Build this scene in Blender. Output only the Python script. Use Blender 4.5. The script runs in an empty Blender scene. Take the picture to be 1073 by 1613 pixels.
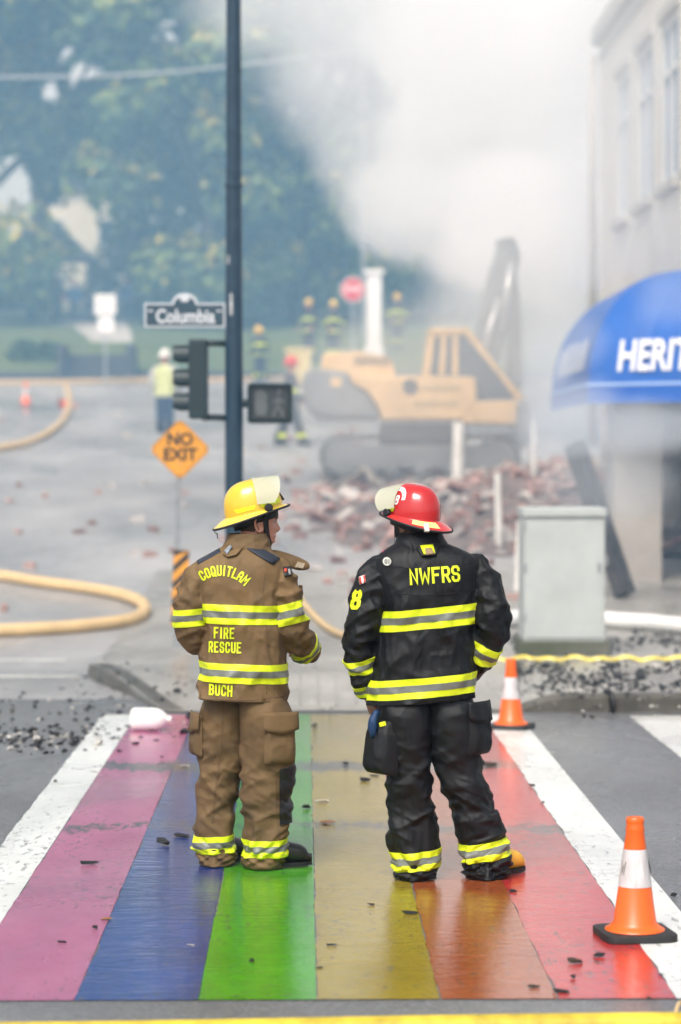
import bpy, bmesh, math, random
import numpy as np
from mathutils import Vector, Matrix, noise
from mathutils.bvhtree import BVHTree

random.seed(7)
R = math.radians
sc = bpy.context.scene
C = sc.collection

# ------------------------------------------------------------------ camera
FPX = 3808.0                      # focal length in photograph pixels (85 mm on a 36 mm tall frame)
PITCH, YAW, CAMZ = 1.30, 0.85, 2.0
cam_d = bpy.data.cameras.new('camera'); cam = bpy.data.objects.new('camera', cam_d); C.objects.link(cam)
cam.location = (0, 0, CAMZ)
cam.rotation_euler = (R(90 - PITCH), 0, R(-YAW))
cam_d.sensor_fit = 'VERTICAL'; cam_d.sensor_height = 36; cam_d.sensor_width = 24; cam_d.lens = 85
cam_d.clip_start = 0.1; cam_d.clip_end = 1500
cam_d.dof.use_dof = True; cam_d.dof.focus_distance = 11.5; cam_d.dof.aperture_fstop = 1.6
sc.camera = cam

# ------------------------------------------------------------------ sky and sun (bright overcast)
SUN_EL, SUN_AZ = 52, 200          # azimuth clockwise from +Y
world = bpy.data.worlds.new('World'); sc.world = world; world.use_nodes = True
wn = world.node_tree.nodes; wl = world.node_tree.links
sky = wn.new('ShaderNodeTexSky'); sky.sky_type = 'NISHITA'; sky.sun_disc = False
sky.sun_elevation = R(SUN_EL); sky.sun_rotation = R(SUN_AZ)
sky.air_density = 1.0; sky.dust_density = 4.0; sky.ozone_density = 1.0
hsv = wn.new('ShaderNodeHueSaturation'); hsv.inputs['Saturation'].default_value = 0.22
wl.new(sky.outputs[0], hsv.inputs['Color'])
bgn = wn['Background']; wl.new(hsv.outputs[0], bgn.inputs['Color']); bgn.inputs['Strength'].default_value = 0.10
sun_d = bpy.data.lights.new('sun', 'SUN'); sun_d.energy = 1.5; sun_d.angle = R(25); sun_d.color = (1, 0.96, 0.9)
sun = bpy.data.objects.new('sun', sun_d); C.objects.link(sun)
sd = Vector((math.sin(R(SUN_AZ)) * math.cos(R(SUN_EL)), math.cos(R(SUN_AZ)) * math.cos(R(SUN_EL)), math.sin(R(SUN_EL))))
sun.rotation_euler = sd.to_track_quat('Z', 'Y').to_euler()
sc.view_settings.view_transform = 'Standard'; sc.view_settings.look = 'None'
sc.view_settings.exposure = 0.95; sc.view_settings.gamma = 1.0; sc.view_settings.use_curve_mapping = False
sc.render.engine = 'CYCLES'
cy = sc.cycles
cy.use_denoising = True; cy.max_bounces = 10; cy.diffuse_bounces = 3; cy.glossy_bounces = 3
cy.transmission_bounces = 6; cy.transparent_max_bounces = 8; cy.volume_bounces = 8
cy.volume_step_rate = 1.0; cy.volume_max_steps = 256
cy.use_adaptive_sampling = True; cy.adaptive_threshold = 0.035; cy.sample_clamp_indirect = 8

RC = cam.rotation_euler.to_matrix()
def W(px, py, Y):
    """point at world depth Y seen at photograph pixel (px, py)"""
    d = RC @ Vector(((px - 536.5) / FPX, (806.5 - py) / FPX, -1.0))
    t = Y / d.y
    return Vector((d.x * t, Y, CAMZ + d.z * t))

def H(x, y):
    """street height: flat at the crossing, then a steady climb"""
    if y < 22: return 0.0
    if y < 30: return 0.09 / 16 * (y - 22) ** 2
    return 0.36 + 0.09 * (y - 30)
def HL(x, y):
    """lawn height above the retaining edge"""
    z = H(x, 75.0) + 0.12 + .16 * max(0, min(y, 79) - 75)
    return z + 0.095 * max(0, min(y, 112) - 75) + 0.05 * max(0, y - 112)
def GP(px, py, h=H, y0=6.0, y1=140.0):
    """ground point seen at a pixel"""
    y = y0
    while y < y1:
        p = W(px, py, y)
        if p.z <= h(p.x, y): return Vector((p.x, y, h(p.x, y)))
        y += 0.04
    return Vector((W(px, py, y1).x, y1, h(0, y1)))

# ------------------------------------------------------------------ materials
MATS = {}
def lin(c):
    return tuple((v / 12.92 if v <= 0.04045 else ((v + 0.055) / 1.055) ** 2.4) for v in c)
def mat(name, col, rough=0.6, var=0.0, vscale=6.0, bump=0.0, bscale=40.0, metal=0.0, spec=0.5, coat=0.0,
        col2=None, rvar=0.0, detail=5.0, stretch=None, croug=0.1, wrinkle=0.0):
    if name in MATS: return MATS[name]
    m = bpy.data.materials.new(name); m.use_nodes = True
    nt = m.node_tree; N = nt.nodes; L = nt.links; b = N['Principled BSDF']
    b.inputs['Roughness'].default_value = rough; b.inputs['Metallic'].default_value = metal
    b.inputs['Specular IOR Level'].default_value = spec
    b.inputs['Coat Weight'].default_value = coat; b.inputs['Coat Roughness'].default_value = croug
    b.inputs['Base Color'].default_value = (*col, 1)
    tc = N.new('ShaderNodeTexCoord'); src = tc.outputs['Object']
    if stretch:
        mp = N.new('ShaderNodeMapping'); mp.inputs['Scale'].default_value = stretch
        L.new(src, mp.inputs[0]); src = mp.outputs[0]
    if var > 0 or col2 or rvar > 0:
        nz = N.new('ShaderNodeTexNoise'); nz.inputs['Scale'].default_value = vscale; nz.inputs['Detail'].default_value = detail
        nz.inputs['Roughness'].default_value = 0.62
        L.new(src, nz.inputs['Vector'])
        rp = N.new('ShaderNodeValToRGB'); e = rp.color_ramp.elements
        e[0].position = 0.3; e[1].position = 0.72
        c2 = col2 if col2 else tuple(v * (1 - var) for v in col)
        c1 = col if col2 else tuple(min(1, v * (1 + var)) for v in col)
        e[0].color = (*c2, 1); e[1].color = (*c1, 1)
        L.new(nz.outputs[0], rp.inputs[0]); L.new(rp.outputs[0], b.inputs['Base Color'])
        if rvar > 0:
            mr = N.new('ShaderNodeMapRange'); mr.inputs[1].default_value = .3; mr.inputs[2].default_value = .7
            mr.inputs[3].default_value = max(0.02, rough - rvar); mr.inputs[4].default_value = min(1, rough + rvar)
            L.new(nz.outputs[0], mr.inputs[0]); L.new(mr.outputs[0], b.inputs['Roughness'])
    nrm_in = None
    if wrinkle > 0:
        mw = N.new('ShaderNodeMapping'); mw.inputs['Scale'].default_value = (1, 1, .55); L.new(tc.outputs['Object'], mw.inputs[0])
        wz = N.new('ShaderNodeTexNoise'); wz.inputs['Scale'].default_value = 11; wz.inputs['Detail'].default_value = 3; wz.inputs['Roughness'].default_value = .55; wz.inputs['Distortion'].default_value = 1.2
        if hasattr(wz, 'noise_type'): wz.noise_type = 'RIDGED_MULTIFRACTAL'
        L.new(mw.outputs[0], wz.inputs['Vector'])
        wb = N.new('ShaderNodeBump'); wb.inputs['Strength'].default_value = wrinkle; wb.inputs['Distance'].default_value = .012
        L.new(wz.outputs[0], wb.inputs['Height']); nrm_in = wb.outputs[0]; L.new(nrm_in, b.inputs['Normal'])
    if bump > 0:
        bz = N.new('ShaderNodeTexNoise'); bz.inputs['Scale'].default_value = bscale; bz.inputs['Detail'].default_value = 4
        L.new(src, bz.inputs['Vector'])
        bp = N.new('ShaderNodeBump'); bp.inputs['Strength'].default_value = bump; bp.inputs['Distance'].default_value = 0.01
        L.new(bz.outputs[0], bp.inputs['Height']); L.new(bp.outputs[0], b.inputs['Normal'])
        if nrm_in: L.new(nrm_in, bp.inputs['Normal'])
    MATS[name] = m
    return m

def wet_ground(name, base, base2, gscale, rough_lo, rough_hi, wetscale, aggr=0.0, wear=None, flow=0.25, bumpdist=0.004, film=0.5):
    """wet street surface: aggregate, worn patches, a film of running water"""
    m = bpy.data.materials.new(name); m.use_nodes = True
    nt = m.node_tree; N = nt.nodes; L = nt.links; b = N['Principled BSDF']
    geo = N.new('ShaderNodeNewGeometry'); P = geo.outputs['Position']
    def noise_(scale, det=5, stretch=(1, 1, 1), rough=.6, dist=0.0):
        mp = N.new('ShaderNodeMapping'); mp.inputs['Scale'].default_value = stretch; L.new(P, mp.inputs[0])
        n = N.new('ShaderNodeTexNoise'); n.inputs['Scale'].default_value = scale; n.inputs['Detail'].default_value = det
        n.inputs['Roughness'].default_value = rough; n.inputs['Distortion'].default_value = dist
        L.new(mp.outputs[0], n.inputs['Vector']); return n.outputs[0]
    def ramp(fac, p0, p1, c0, c1):
        r = N.new('ShaderNodeValToRGB'); e = r.color_ramp.elements
        e[0].position = p0; e[1].position = p1; e[0].color = (*c0, 1); e[1].color = (*c1, 1)
        L.new(fac, r.inputs[0]); return r.outputs[0]
    def mixc(f, a, b2):
        x = N.new('ShaderNodeMix'); x.data_type = 'RGBA'; L.new(f, x.inputs[0])
        for s, v in ((x.inputs[6], a), (x.inputs[7], b2)):
            if hasattr(v, 'links'): L.new(v, s)
            else: s.default_value = (*v, 1)
        return x.outputs[2]
    big = noise_(gscale, 6, (1, .6, 1))
    col = ramp(big, .32, .7, base2, base)
    vor = N.new('ShaderNodeTexVoronoi'); vor.inputs['Scale'].default_value = 95; L.new(P, vor.inputs['Vector'])
    if aggr > 0:
        sp = ramp(vor.outputs['Color'], .45, .95, (0, 0, 0), (1, 1, 1))
        x = N.new('ShaderNodeMix'); x.data_type = 'RGBA'; x.blend_type = 'ADD'; x.inputs[0].default_value = aggr
        L.new(col, x.inputs[6]); L.new(sp, x.inputs[7]); col = x.outputs[2]
    wmask = None
    if wear:
        # cross-wise worn bands and chipped specks showing the asphalt
        sep = N.new('ShaderNodeSeparateXYZ'); L.new(P, sep.inputs[0])
        tot = None
        wob = noise_(1.3, 5, (1, .25, 1), .65)
        for (yc, hw, cut) in wear:
            a = N.new('ShaderNodeMath'); a.operation = 'MULTIPLY_ADD'; L.new(wob, a.inputs[0]); a.inputs[1].default_value = 1.5
            L.new(sep.outputs[1], a.inputs[2])
            s = N.new('ShaderNodeMath'); s.operation = 'SUBTRACT'; L.new(a.outputs[0], s.inputs[0]); s.inputs[1].default_value = yc + .75
            ab = N.new('ShaderNodeMath'); ab.operation = 'ABSOLUTE'; L.new(s.outputs[0], ab.inputs[0])
            mr = N.new('ShaderNodeMapRange'); mr.interpolation_type = 'SMOOTHSTEP'; L.new(ab.outputs[0], mr.inputs[0])
            mr.inputs[1].default_value = hw * 1.6; mr.inputs[2].default_value = hw * .3; mr.inputs[3].default_value = 0; mr.inputs[4].default_value = cut
            if tot is None: tot = mr.outputs[0]
            else:
                mx = N.new('ShaderNodeMath'); mx.operation = 'MAXIMUM'; L.new(tot, mx.inputs[0]); L.new(mr.outputs[0], mx.inputs[1]); tot = mx.outputs[0]
        chip = noise_(26, 6, (1, .35, 1), .72)
        big2 = noise_(0.9, 3, (1, .5, 1))
        ad = N.new('ShaderNodeMath'); ad.operation = 'ADD'; L.new(chip, ad.inputs[0])
        sc_ = N.new('ShaderNodeMath'); sc_.operation = 'MULTIPLY_ADD'; L.new(big2, sc_.inputs[0]); sc_.inputs[1].default_value = .35; sc_.inputs[2].default_value = -.175
        L.new(sc_.outputs[0], ad.inputs[1])
        ad2 = N.new('ShaderNodeMath'); ad2.operation = 'ADD'; L.new(ad.outputs[0], ad2.inputs[0]); L.new(tot, ad2.inputs[1])
        mr = N.new('ShaderNodeMapRange'); L.new(ad2.outputs[0], mr.inputs[0]); mr.inputs[1].default_value = .565; mr.inputs[2].default_value = .71
        asp = ramp(noise_(60, 4), .35, .75, (.03, .03, .032), (.12, .12, .125))
        wmask = mr.outputs[0]
        col = mixc(wmask, col, asp)
    L.new(col, b.inputs['Base Color'])
    wet = noise_(wetscale, 5, (1, .45, 1), .6, .6)
    rr = N.new('ShaderNodeMapRange'); L.new(wet, rr.inputs[0]); rr.inputs[1].default_value = .35; rr.inputs[2].default_value = .66
    rr.inputs[3].default_value = rough_lo; rr.inputs[4].default_value = rough_hi
    L.new(rr.outputs[0], b.inputs['Roughness'])
    b.inputs['Specular IOR Level'].default_value = .05
    b.inputs['Coat Weight'].default_value = film; b.inputs['Coat IOR'].default_value = 1.33
    rc = N.new('ShaderNodeMapRange'); L.new(wet, rc.inputs[0]); rc.inputs[1].default_value = .3; rc.inputs[2].default_value = .7
    rc.inputs[3].default_value = rough_lo * .6; rc.inputs[4].default_value = rough_hi * .75; L.new(rc.outputs[0], b.inputs['Coat Roughness'])
    # bump: aggregate + small ripples of running water (long across the flow)
    r1 = noise_(22, 5, (.5, 1.3, 1), .7, 1.0)
    r2 = noise_(110, 3, (.5, 1.0, 1))
    ma = N.new('ShaderNodeMath'); ma.operation = 'MULTIPLY_ADD'; L.new(r1, ma.inputs[0]); ma.inputs[1].default_value = flow
    m2 = N.new('ShaderNodeMath'); m2.operation = 'MULTIPLY'; L.new(r2, m2.inputs[0]); m2.inputs[1].default_value = flow * .5
    L.new(m2.outputs[0], ma.inputs[2])
    r3 = noise_(6.5, 4, (.55, 1.25, 1), .6, 1.6)
    m4 = N.new('ShaderNodeMath'); m4.operation = 'MULTIPLY_ADD'; L.new(r3, m4.inputs[0]); m4.inputs[1].default_value = flow * 2.6; L.new(ma.outputs[0], m4.inputs[2]); ma = m4
    m3 = N.new('ShaderNodeMath'); m3.operation = 'MULTIPLY_ADD'; L.new(vor.outputs['Distance'], m3.inputs[0]); m3.inputs[1].default_value = aggr * 2.2
    L.new(ma.outputs[0], m3.inputs[2])
    bp = N.new('ShaderNodeBump'); bp.inputs['Distance'].default_value = bumpdist; bp.inputs['Strength'].default_value = 1
    L.new(m3.outputs[0], bp.inputs['Height']); L.new(bp.outputs[0], b.inputs['Normal']); L.new(bp.outputs[0], b.inputs['Coat Normal'])
    MATS[name] = m
    return m

# ------------------------------------------------------------------ mesh builder
class MB:
    def __init__(s): s.v = []; s.f = []; s.mi = []; s.cur = 0
    def add(s, vs, fs):
        o = len(s.v); s.v += [tuple(v) for v in vs]; s.f += [tuple(i + o for i in f) for f in fs]; s.mi += [s.cur] * len(fs)
        return s
    def box(s, c, d, rot=None, bev=0.0):
        x, y, z = d[0] / 2, d[1] / 2, d[2] / 2
        M = rot if rot is not None else Matrix.Identity(3)
        c = Vector(c)
        if bev <= 0:
            vs = [c + M @ Vector((sx * x, sy * y, sz * z)) for sx in (-1, 1) for sy in (-1, 1) for sz in (-1, 1)]
            return s.add(vs, [(0, 1, 3, 2), (4, 6, 7, 5), (0, 4, 5, 1), (2, 3, 7, 6), (0, 2, 6, 4), (1, 5, 7, 3)])
        bm = bmesh.new(); bmesh.ops.create_cube(bm, size=1)
        for v in bm.verts: v.co = Vector((v.co.x * d[0], v.co.y * d[1], v.co.z * d[2]))
        bmesh.ops.bevel(bm, geom=bm.edges[:] , offset=bev, segments=2, profile=.6, affect='EDGES')
        bm.verts.index_update()
        s.add([c + M @ v.co for v in bm.verts], [[v.index for v in f.verts] for f in bm.faces]); bm.free(); return s
    def bar(s, a, b, w, h=None, up=(0, 0, 1)):
        a, b = Vector(a), Vector(b); d = (b - a); l = d.length; d.normalize()
        u = Vector(up)
        if abs(d.dot(u)) > .95: u = Vector((1, 0, 0))
        sx = d.cross(u).normalized(); uz = sx.cross(d)
        M = Matrix((sx, d, uz)).transposed()
        return s.box((a + b) / 2, (w, l, h or w), M)
    def tube(s, pts, rad, seg=12, cap=True, flat=None):
        pts = [Vector(p) for p in pts]; n = len(pts)
        rad = [rad] * n if not hasattr(rad, '__len__') else rad
        t0 = (pts[1] - pts[0]).normalized()
        u = t0.orthogonal().normalized(); vs = []; fs = []
        for i, p in enumerate(pts):
            t = (pts[min(i + 1, n - 1)] - pts[max(i - 1, 0)]).normalized()
            u = (u - t * u.dot(t)).normalized(); w = t.cross(u)
            for k in range(seg):
                a = 2 * math.pi * k / seg
                vs.append(p + (u * math.cos(a) + w * math.sin(a)) * rad[i])
        for i in range(n - 1):
            for k in range(seg):
                k2 = (k + 1) % seg
                fs.append((i * seg + k, i * seg + k2, (i + 1) * seg + k2, (i + 1) * seg + k))
        if cap:
            fs.append(tuple(range(seg))[::-1]); fs.append(tuple((n - 1) * seg + k for k in range(seg)))
        return s.add(vs, fs)
    def lathe(s, prof, seg=24, M=None, ang=2 * math.pi):
        M = M or Matrix.Identity(4); vs = []; fs = []
        n = len(prof); full = abs(ang - 2 * math.pi) < 1e-6; ns = seg if full else seg + 1
        for (r, z) in prof:
            for k in range(ns):
                a = ang * k / seg; vs.append(M @ Vector((r * math.cos(a), r * math.sin(a), z)))
        for i in range(n - 1):
            for k in range(seg):
                k2 = (k + 1) % ns if full else k + 1
                fs.append((i * ns + k, i * ns + k2, (i + 1) * ns + k2, (i + 1) * ns + k))
        return s.add(vs, fs)
    def prism(s, poly, a, b, ax='y'):
        """poly of 2D points extruded between a and b along axis"""
        n = len(poly)
        def mk(p, t): return {'y': (p[0], t, p[1]), 'z': (p[0], p[1], t), 'x': (t, p[0], p[1])}[ax]
        vs = [mk(p, a) for p in poly] + [mk(p, b) for p in poly]
        fs = [tuple(range(n))[::-1], tuple(range(n, 2 * n))] + [(i, (i + 1) % n, n + (i + 1) % n, n + i) for i in range(n)]
        return s.add(vs, fs)
    def ball(s, c, r, seg=12, rings=8, sc_=(1, 1, 1)):
        c = Vector(c); vs = []; fs = []
        for i in range(rings + 1):
            th = math.pi * i / rings
            for k in range(seg):
                a = 2 * math.pi * k / seg
                vs.append(c + Vector((r * sc_[0] * math.sin(th) * math.cos(a), r * sc_[1] * math.sin(th) * math.sin(a), r * sc_[2] * math.cos(th))))
        for i in range(rings):
            for k in range(seg):
                k2 = (k + 1) % seg; fs.append((i * seg + k, (i + 1) * seg + k, (i + 1) * seg + k2, i * seg + k2))
        return s.add(vs, fs)
    def xf(s, M, start=0):
        for i in range(start, len(s.v)): s.v[i] = tuple(M @ Vector(s.v[i]))
        return s
    def build(s, name, m, parent=None, smooth=False, loc=None, fix=True, angle=None):
        me = bpy.data.meshes.new(name); me.from_pydata(s.v, [], s.f)
        for mm in (m if isinstance(m, (list, tuple)) else [m]): me.materials.append(mm)
        if any(s.mi):
            me.polygons.foreach_set('material_index', s.mi)
        if fix:
            bm = bmesh.new(); bm.from_mesh(me)
            bmesh.ops.remove_doubles(bm, verts=bm.verts, dist=1e-5)
            bmesh.ops.recalc_face_normals(bm, faces=bm.faces); bm.to_mesh(me); bm.free()
        if smooth:
            me.polygons.foreach_set('use_smooth', [True] * len(me.polygons))
            if angle: me.set_sharp_from_angle(angle=R(angle))
        me.update()
        o = bpy.data.objects.new(name, me); C.objects.link(o)
        if parent: o.parent = parent
        if loc is not None: o.location = loc
        return o

def tag(o, label=None, cat=None, group=None, kind=None):
    if label: o['label'] = label
    if cat: o['category'] = cat
    if group: o['group'] = group
    if kind: o['kind'] = kind
    return o
def empty(name, loc=(0, 0, 0), rz=0.0, label=None, cat=None, group=None):
    o = bpy.data.objects.new(name, None); C.objects.link(o); o.location = loc; o.rotation_euler = (0, 0, rz)
    o.empty_display_size = 0.1
    return tag(o, label, cat, group)
def copy_tree(o, parent=None):
    c = o.copy(); C.objects.link(c)
    if parent: c.parent = parent
    for ch in list(o.children): copy_tree(ch, c)
    return c
def smooth_path(pts, n):
    """Catmull-Rom through the points"""
    pts = [Vector(p) for p in pts]; out = []
    P = [2 * pts[0] - pts[1]] + pts + [2 * pts[-1] - pts[-2]]
    for i in range(1, len(P) - 2):
        for k in range(n):
            t = k / n; a, b, c, d = P[i - 1], P[i], P[i + 1], P[i + 2]
            out.append(.5 * ((2 * b) + (c - a) * t + (2 * a - 5 * b + 4 * c - d) * t * t + (3 * b - a - 3 * c + d) * t ** 3))
    out.append(pts[-1]); return out

# letters made of strokes with cut corners, cell 0.62 x 1
GL = {
 'A': [[(0, 0), (0, .72), (.18, 1), (.44, 1), (.62, .72), (.62, 0)], [(.02, .42), (.6, .42)]],
 'B': [[(0, 0), (0, 1), (.46, 1), (.6, .86), (.6, .66), (.48, .53), (.02, .53)], [(.48, .52), (.62, .38), (.62, .15), (.48, 0), (.02, 0)]],
 'C': [[(.62, .74), (.62, .84), (.48, 1), (.14, 1), (0, .84), (0, .16), (.14, 0), (.48, 0), (.62, .16), (.62, .26)]],
 'E': [[(.6, 1), (0, 1), (0, 0), (.6, 0)], [(.02, .52), (.45, .52)]],
 'F': [[(.6, 1), (0, 1), (0, 0)], [(.02, .52), (.45, .52)]],
 'H': [[(0, 0), (0, 1)], [(.62, 0), (.62, 1)], [(.02, .5), (.6, .5)]],
 'I': [[(.1, 0), (.1, 1)]],
 'L': [[(0, 1), (0, 0), (.56, 0)]],
 'M': [[(0, 0), (0, 1), (.4, .4), (.8, 1), (.8, 0)]],
 'N': [[(0, 0), (0, 1), (.62, 0), (.62, 1)]],
 'O': [[(.31, 1), (.14, 1), (0, .84), (0, .16), (.14, 0), (.48, 0), (.62, .16), (.62, .84), (.48, 1), (.31, 1)]],
 'Q': [[(.31, 1), (.14, 1), (0, .84), (0, .16), (.14, 0), (.48, 0), (.62, .16), (.62, .84), (.48, 1), (.31, 1)], [(.38, .26), (.66, -.06)]],
 'R': [[(0, 0), (0, 1), (.48, 1), (.62, .86), (.62, .6), (.48, .46), (.02, .46)], [(.36, .44), (.62, 0)]],
 'S': [[(.62, .76), (.62, .86), (.48, 1), (.14, 1), (0, .86), (0, .66), (.14, .52), (.48, .48), (.62, .36), (.62, .14), (.48, 0), (.14, 0), (0, .14), (0, .26)]],
 'T': [[(0, 1), (.66, 1)], [(.33, .98), (.33, 0)]],
 'U': [[(0, 1), (0, .16), (.14, 0), (.48, 0), (.62, .16), (.62, 1)]],
 'W': [[(0, 1), (.16, 0), (.44, .7), (.72, 0), (.88, 1)]],
 '8': [[(.31, .53), (.14, .53), (.03, .66), (.03, .86), (.16, 1), (.46, 1), (.59, .86), (.59, .66), (.48, .53), (.31, .53)],
       [(.31, .52), (.14, .52), (0, .38), (0, .14), (.14, 0), (.48, 0), (.62, .14), (.62, .38), (.48, .52), (.31, .52)]],
}
GW = {'I': .2, 'M': .8, 'W': .88, 'L': .56, 'T': .66}
def stroke_quads(line, t, step):
    """mitred ribbon along a polyline, cut into short quads"""
    p = [Vector((*q, 0)) for q in line]; n = len(p); closed = (p[0] - p[-1]).length < 1e-6
    L_, R_ = [], []
    for i in range(n):
        if closed: a = p[i] - p[(i - 1) % (n - 1) if i else n - 2]; b = p[(i + 1) if i < n - 1 else 1] - p[i]
        else:
            a = p[i] - p[i - 1] if i else p[1] - p[0]; b = p[i + 1] - p[i] if i < n - 1 else p[i] - p[i - 1]
        a.normalize(); b.normalize(); m = a + b
        if m.length < 1e-6: m = a
        m.normalize(); nn = Vector((-m.y, m.x, 0)); k = min(2.0, 1 / max(.35, m.dot(a)))
        e = Vector((0, 0, 0))
        if not closed and i == 0: e = -b * t * .5
        if not closed and i == n - 1: e = a * t * .5
        L_.append(p[i] + e + nn * t * .5 * k); R_.append(p[i] + e - nn * t * .5 * k)
    vs, fs = [], []
    for i in range(n - 1):
        m = max(1, int((p[i + 1] - p[i]).length / step))
        for j in range(m + 1):
            u = j / m; a = L_[i].lerp(L_[i + 1], u); b = R_[i].lerp(R_[i + 1], u)
            vs += [a, a.lerp(b, .5), b]
        o = len(vs) - 3 * (m + 1)
        for j in range(m):
            q = o + 3 * j; fs += [(q, q + 1, q + 4, q + 3), (q + 1, q + 2, q + 5, q + 4)]
    return vs, fs
def letters(txt, size, t=.2, gap=.26, wide=1.0, place=None):
    """list of (verts2d, faces, layer) for a word, centred; place(u, v) -> 2D"""
    tot = sum(GW.get(c, .62) * wide for c in txt if c != ' ') + gap * (len(txt) - 1)
    x = -tot / 2; out = []
    for c in txt:
        for k, line in enumerate(GL[c]):
            vs, fs = stroke_quads([(a * wide, b) for a, b in line], t, .12)
            vv = []
            for v in vs:
                u, w = (x + v.x) * size, (v.y - .5) * size
                vv.append(place(x * size + GW.get(c, .62) * wide * size / 2, u, w) if place else (u, w))
            out.append((vv, fs, k))
        x += GW.get(c, .62) * wide + gap
    return out
def text_mb(body, size, bold=0.0, shear=0.0, ext=0.0, sx=1.0):
    cu = bpy.data.curves.new('t', 'FONT'); cu.body = body; cu.size = size; cu.align_x = 'CENTER'; cu.align_y = 'CENTER'
    cu.offset = bold; cu.shear = shear; cu.extrude = ext; cu.resolution_u = 4
    o = bpy.data.objects.new('t', cu); C.objects.link(o)
    dg = bpy.context.evaluated_depsgraph_get(); me = bpy.data.meshes.new_from_object(o.evaluated_get(dg))
    b = MB(); b.add([(v.co.x * sx, v.co.y, v.co.z) for v in me.vertices], [tuple(p.vertices) for p in me.polygons])
    bpy.data.objects.remove(o); bpy.data.curves.remove(cu); bpy.data.meshes.remove(me)
    return b
FACE = Matrix(((1, 0, 0), (0, 0, -1), (0, 1, 0)))   # lay a flat drawing upright facing the camera side (-Y)

# ------------------------------------------------------------------ ground, street, kerbs, crosswalk
def sm(x, a, b):
    t = max(0, min(1, (x - a) / (b - a))); return t * t * (3 - 2 * t)
def grid(xs, ys, hf):
    b = MB(); nx = len(xs)
    b.add([(x, y, hf(x, y)) for y in ys for x in xs],
          [(j * nx + i, j * nx + i + 1, (j + 1) * nx + i + 1, (j + 1) * nx + i) for j in range(len(ys) - 1) for i in range(nx - 1)])
    return b
asphalt = wet_ground('wet_asphalt', (.17, .17, .175), (.09, .09, .095), .55, .2, .55, .5, aggr=.10, flow=.18, bumpdist=.006)
xs = [-150, -60, -30, -16, -10, -6, -4, -2, 0, 2, 4, 6, 10, 16, 30, 60, 150]
ys = [-40, -10, 0, 6, 12, 18, 20, 22] + [22 + .5 * i for i in range(1, 17)] + [32, 36, 40, 46, 54, 62, 70, 75.2]
road = tag(grid(xs, [y for y in ys if y <= 20], H).build('road', asphalt, fix=False, smooth=True), kind='structure')
pale_street = wet_ground('pale_asphalt', (.42, .41, .41), (.20, .197, .2), .35, .25, .6, .35, aggr=.03, flow=.14, bumpdist=.005)  # paler base colour than the near road, in random patches
side_street = tag(grid(xs, [y for y in ys if y >= 20], H).build('side_street', pale_street, fix=False, smooth=True), kind='structure')
m_grass = mat('lawn_grass', (.11, .13, .035), .9, col2=(.05, .085, .02), vscale=.5, bump=.6, bscale=20)
lawn = tag(grid([-150, -60, -30, -20, -12, -6, 0, 6, 12, 20, 40, 150], [75.0, 80, 86, 92, 100, 106, 112, 125, 150, 200, 300], HL).build('lawn', m_grass, fix=False, smooth=True), kind='structure')

def XL(y):
    return float(np.interp(y, [18.9, 20.2, 21.8, 22.6, 24, 34], [-1.08, -1.45, -1.93, -2.03, -2.0, -1.9]))
def SW(x, y):
    m = max(sm(y, 18.95, 21.3), sm(x, 1.5, 2.05)) * (1 - sm(y, 27, 31)) * (1 - sm(y, 21.7, 22.8) * (1 - sm(x - XL(y), 0, 1.1)))
    return H(x, y) + 0.012 + 0.125 * m
pave = wet_ground('wet_concrete', (.36, .345, .32), (.21, .2, .185), 1.3, .28, .6, .8, aggr=.02, flow=.12, bumpdist=.005)
ys = [18.9 + .12 * i for i in range(60)] + [26.2 + .5 * i for i in range(12)]
b = MB(); nu = 48
for y in ys:
    xl = XL(y)
    for i in range(nu):
        u = i / (nu - 1); x = xl + (14 - xl) * u ** 1.6; b.v.append((x, y, SW(x, y)))
b.f = [(j * nu + i, j * nu + i + 1, (j + 1) * nu + i + 1, (j + 1) * nu + i) for j in range(len(ys) - 1) for i in range(nu - 1)]; b.mi = [0] * len(b.f)
sidewalk = tag(b.build('sidewalk', pave, fix=False, smooth=True), kind='structure')
# kerb: stones with open joints, higher away from the ramp
kerb_m = wet_ground('kerb_concrete', (.12, .11, .095), (.05, .047, .04), 3.0, .35, .65, 1.5, aggr=.02, flow=.12, bumpdist=.006)
kerb = empty('kerb'); tag(kerb, kind='structure')
def kerb_stone(pts, inward):
    """pts along the kerb line; top follows the sidewalk; inward is the sidewalk side"""
    b = MB(); n = len(pts)
    for (x, y) in pts:
        nx, ny = inward; z = SW(x + nx * .02, y + ny * .02) + .004
        for (k, zz) in ((-.012, -.02), (-.004, max(z - .03, .0)), (.022, z), (.16, z)): b.v.append((x + nx * k, y + ny * k, zz))
    b.f = [(i * 4 + j, i * 4 + j + 1, (i + 1) * 4 + j + 1, (i + 1) * 4 + j) for i in range(n - 1) for j in range(3)] + [(0, 1, 2, 3), tuple((n - 1) * 4 + j for j in (3, 2, 1, 0))]
    b.mi = [0] * len(b.f)
    return b.build('kerb_stone', kerb_m, kerb)
x = 1.42
for L_ in (.97, 1.5, 1.5, 1.5, 1.5, 1.5, 1.5):
    kerb_stone([(x + L_ * k / 8, 18.88) for k in range(9)], (0, 1)); x += L_ + .035
kerb_stone([(XL(y), y) for y in np.linspace(19.0, 22.2, 14)], (.95, .3))
b = MB(); p = W(966, 1105, 18.84)
b.tube([(p.x, 18.83, .0), (p.x, 18.83, .10), (p.x - .01, 18.86, .155), (p.x - .05, 18.95, .16)], .018, 10)
tag(b.build('drain_pipe', mat('pipe_dark', (.02, .02, .02), .5), smooth=True), 'short dark pipe stub hooked over the joint between two kerb stones', 'pipe')
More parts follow.
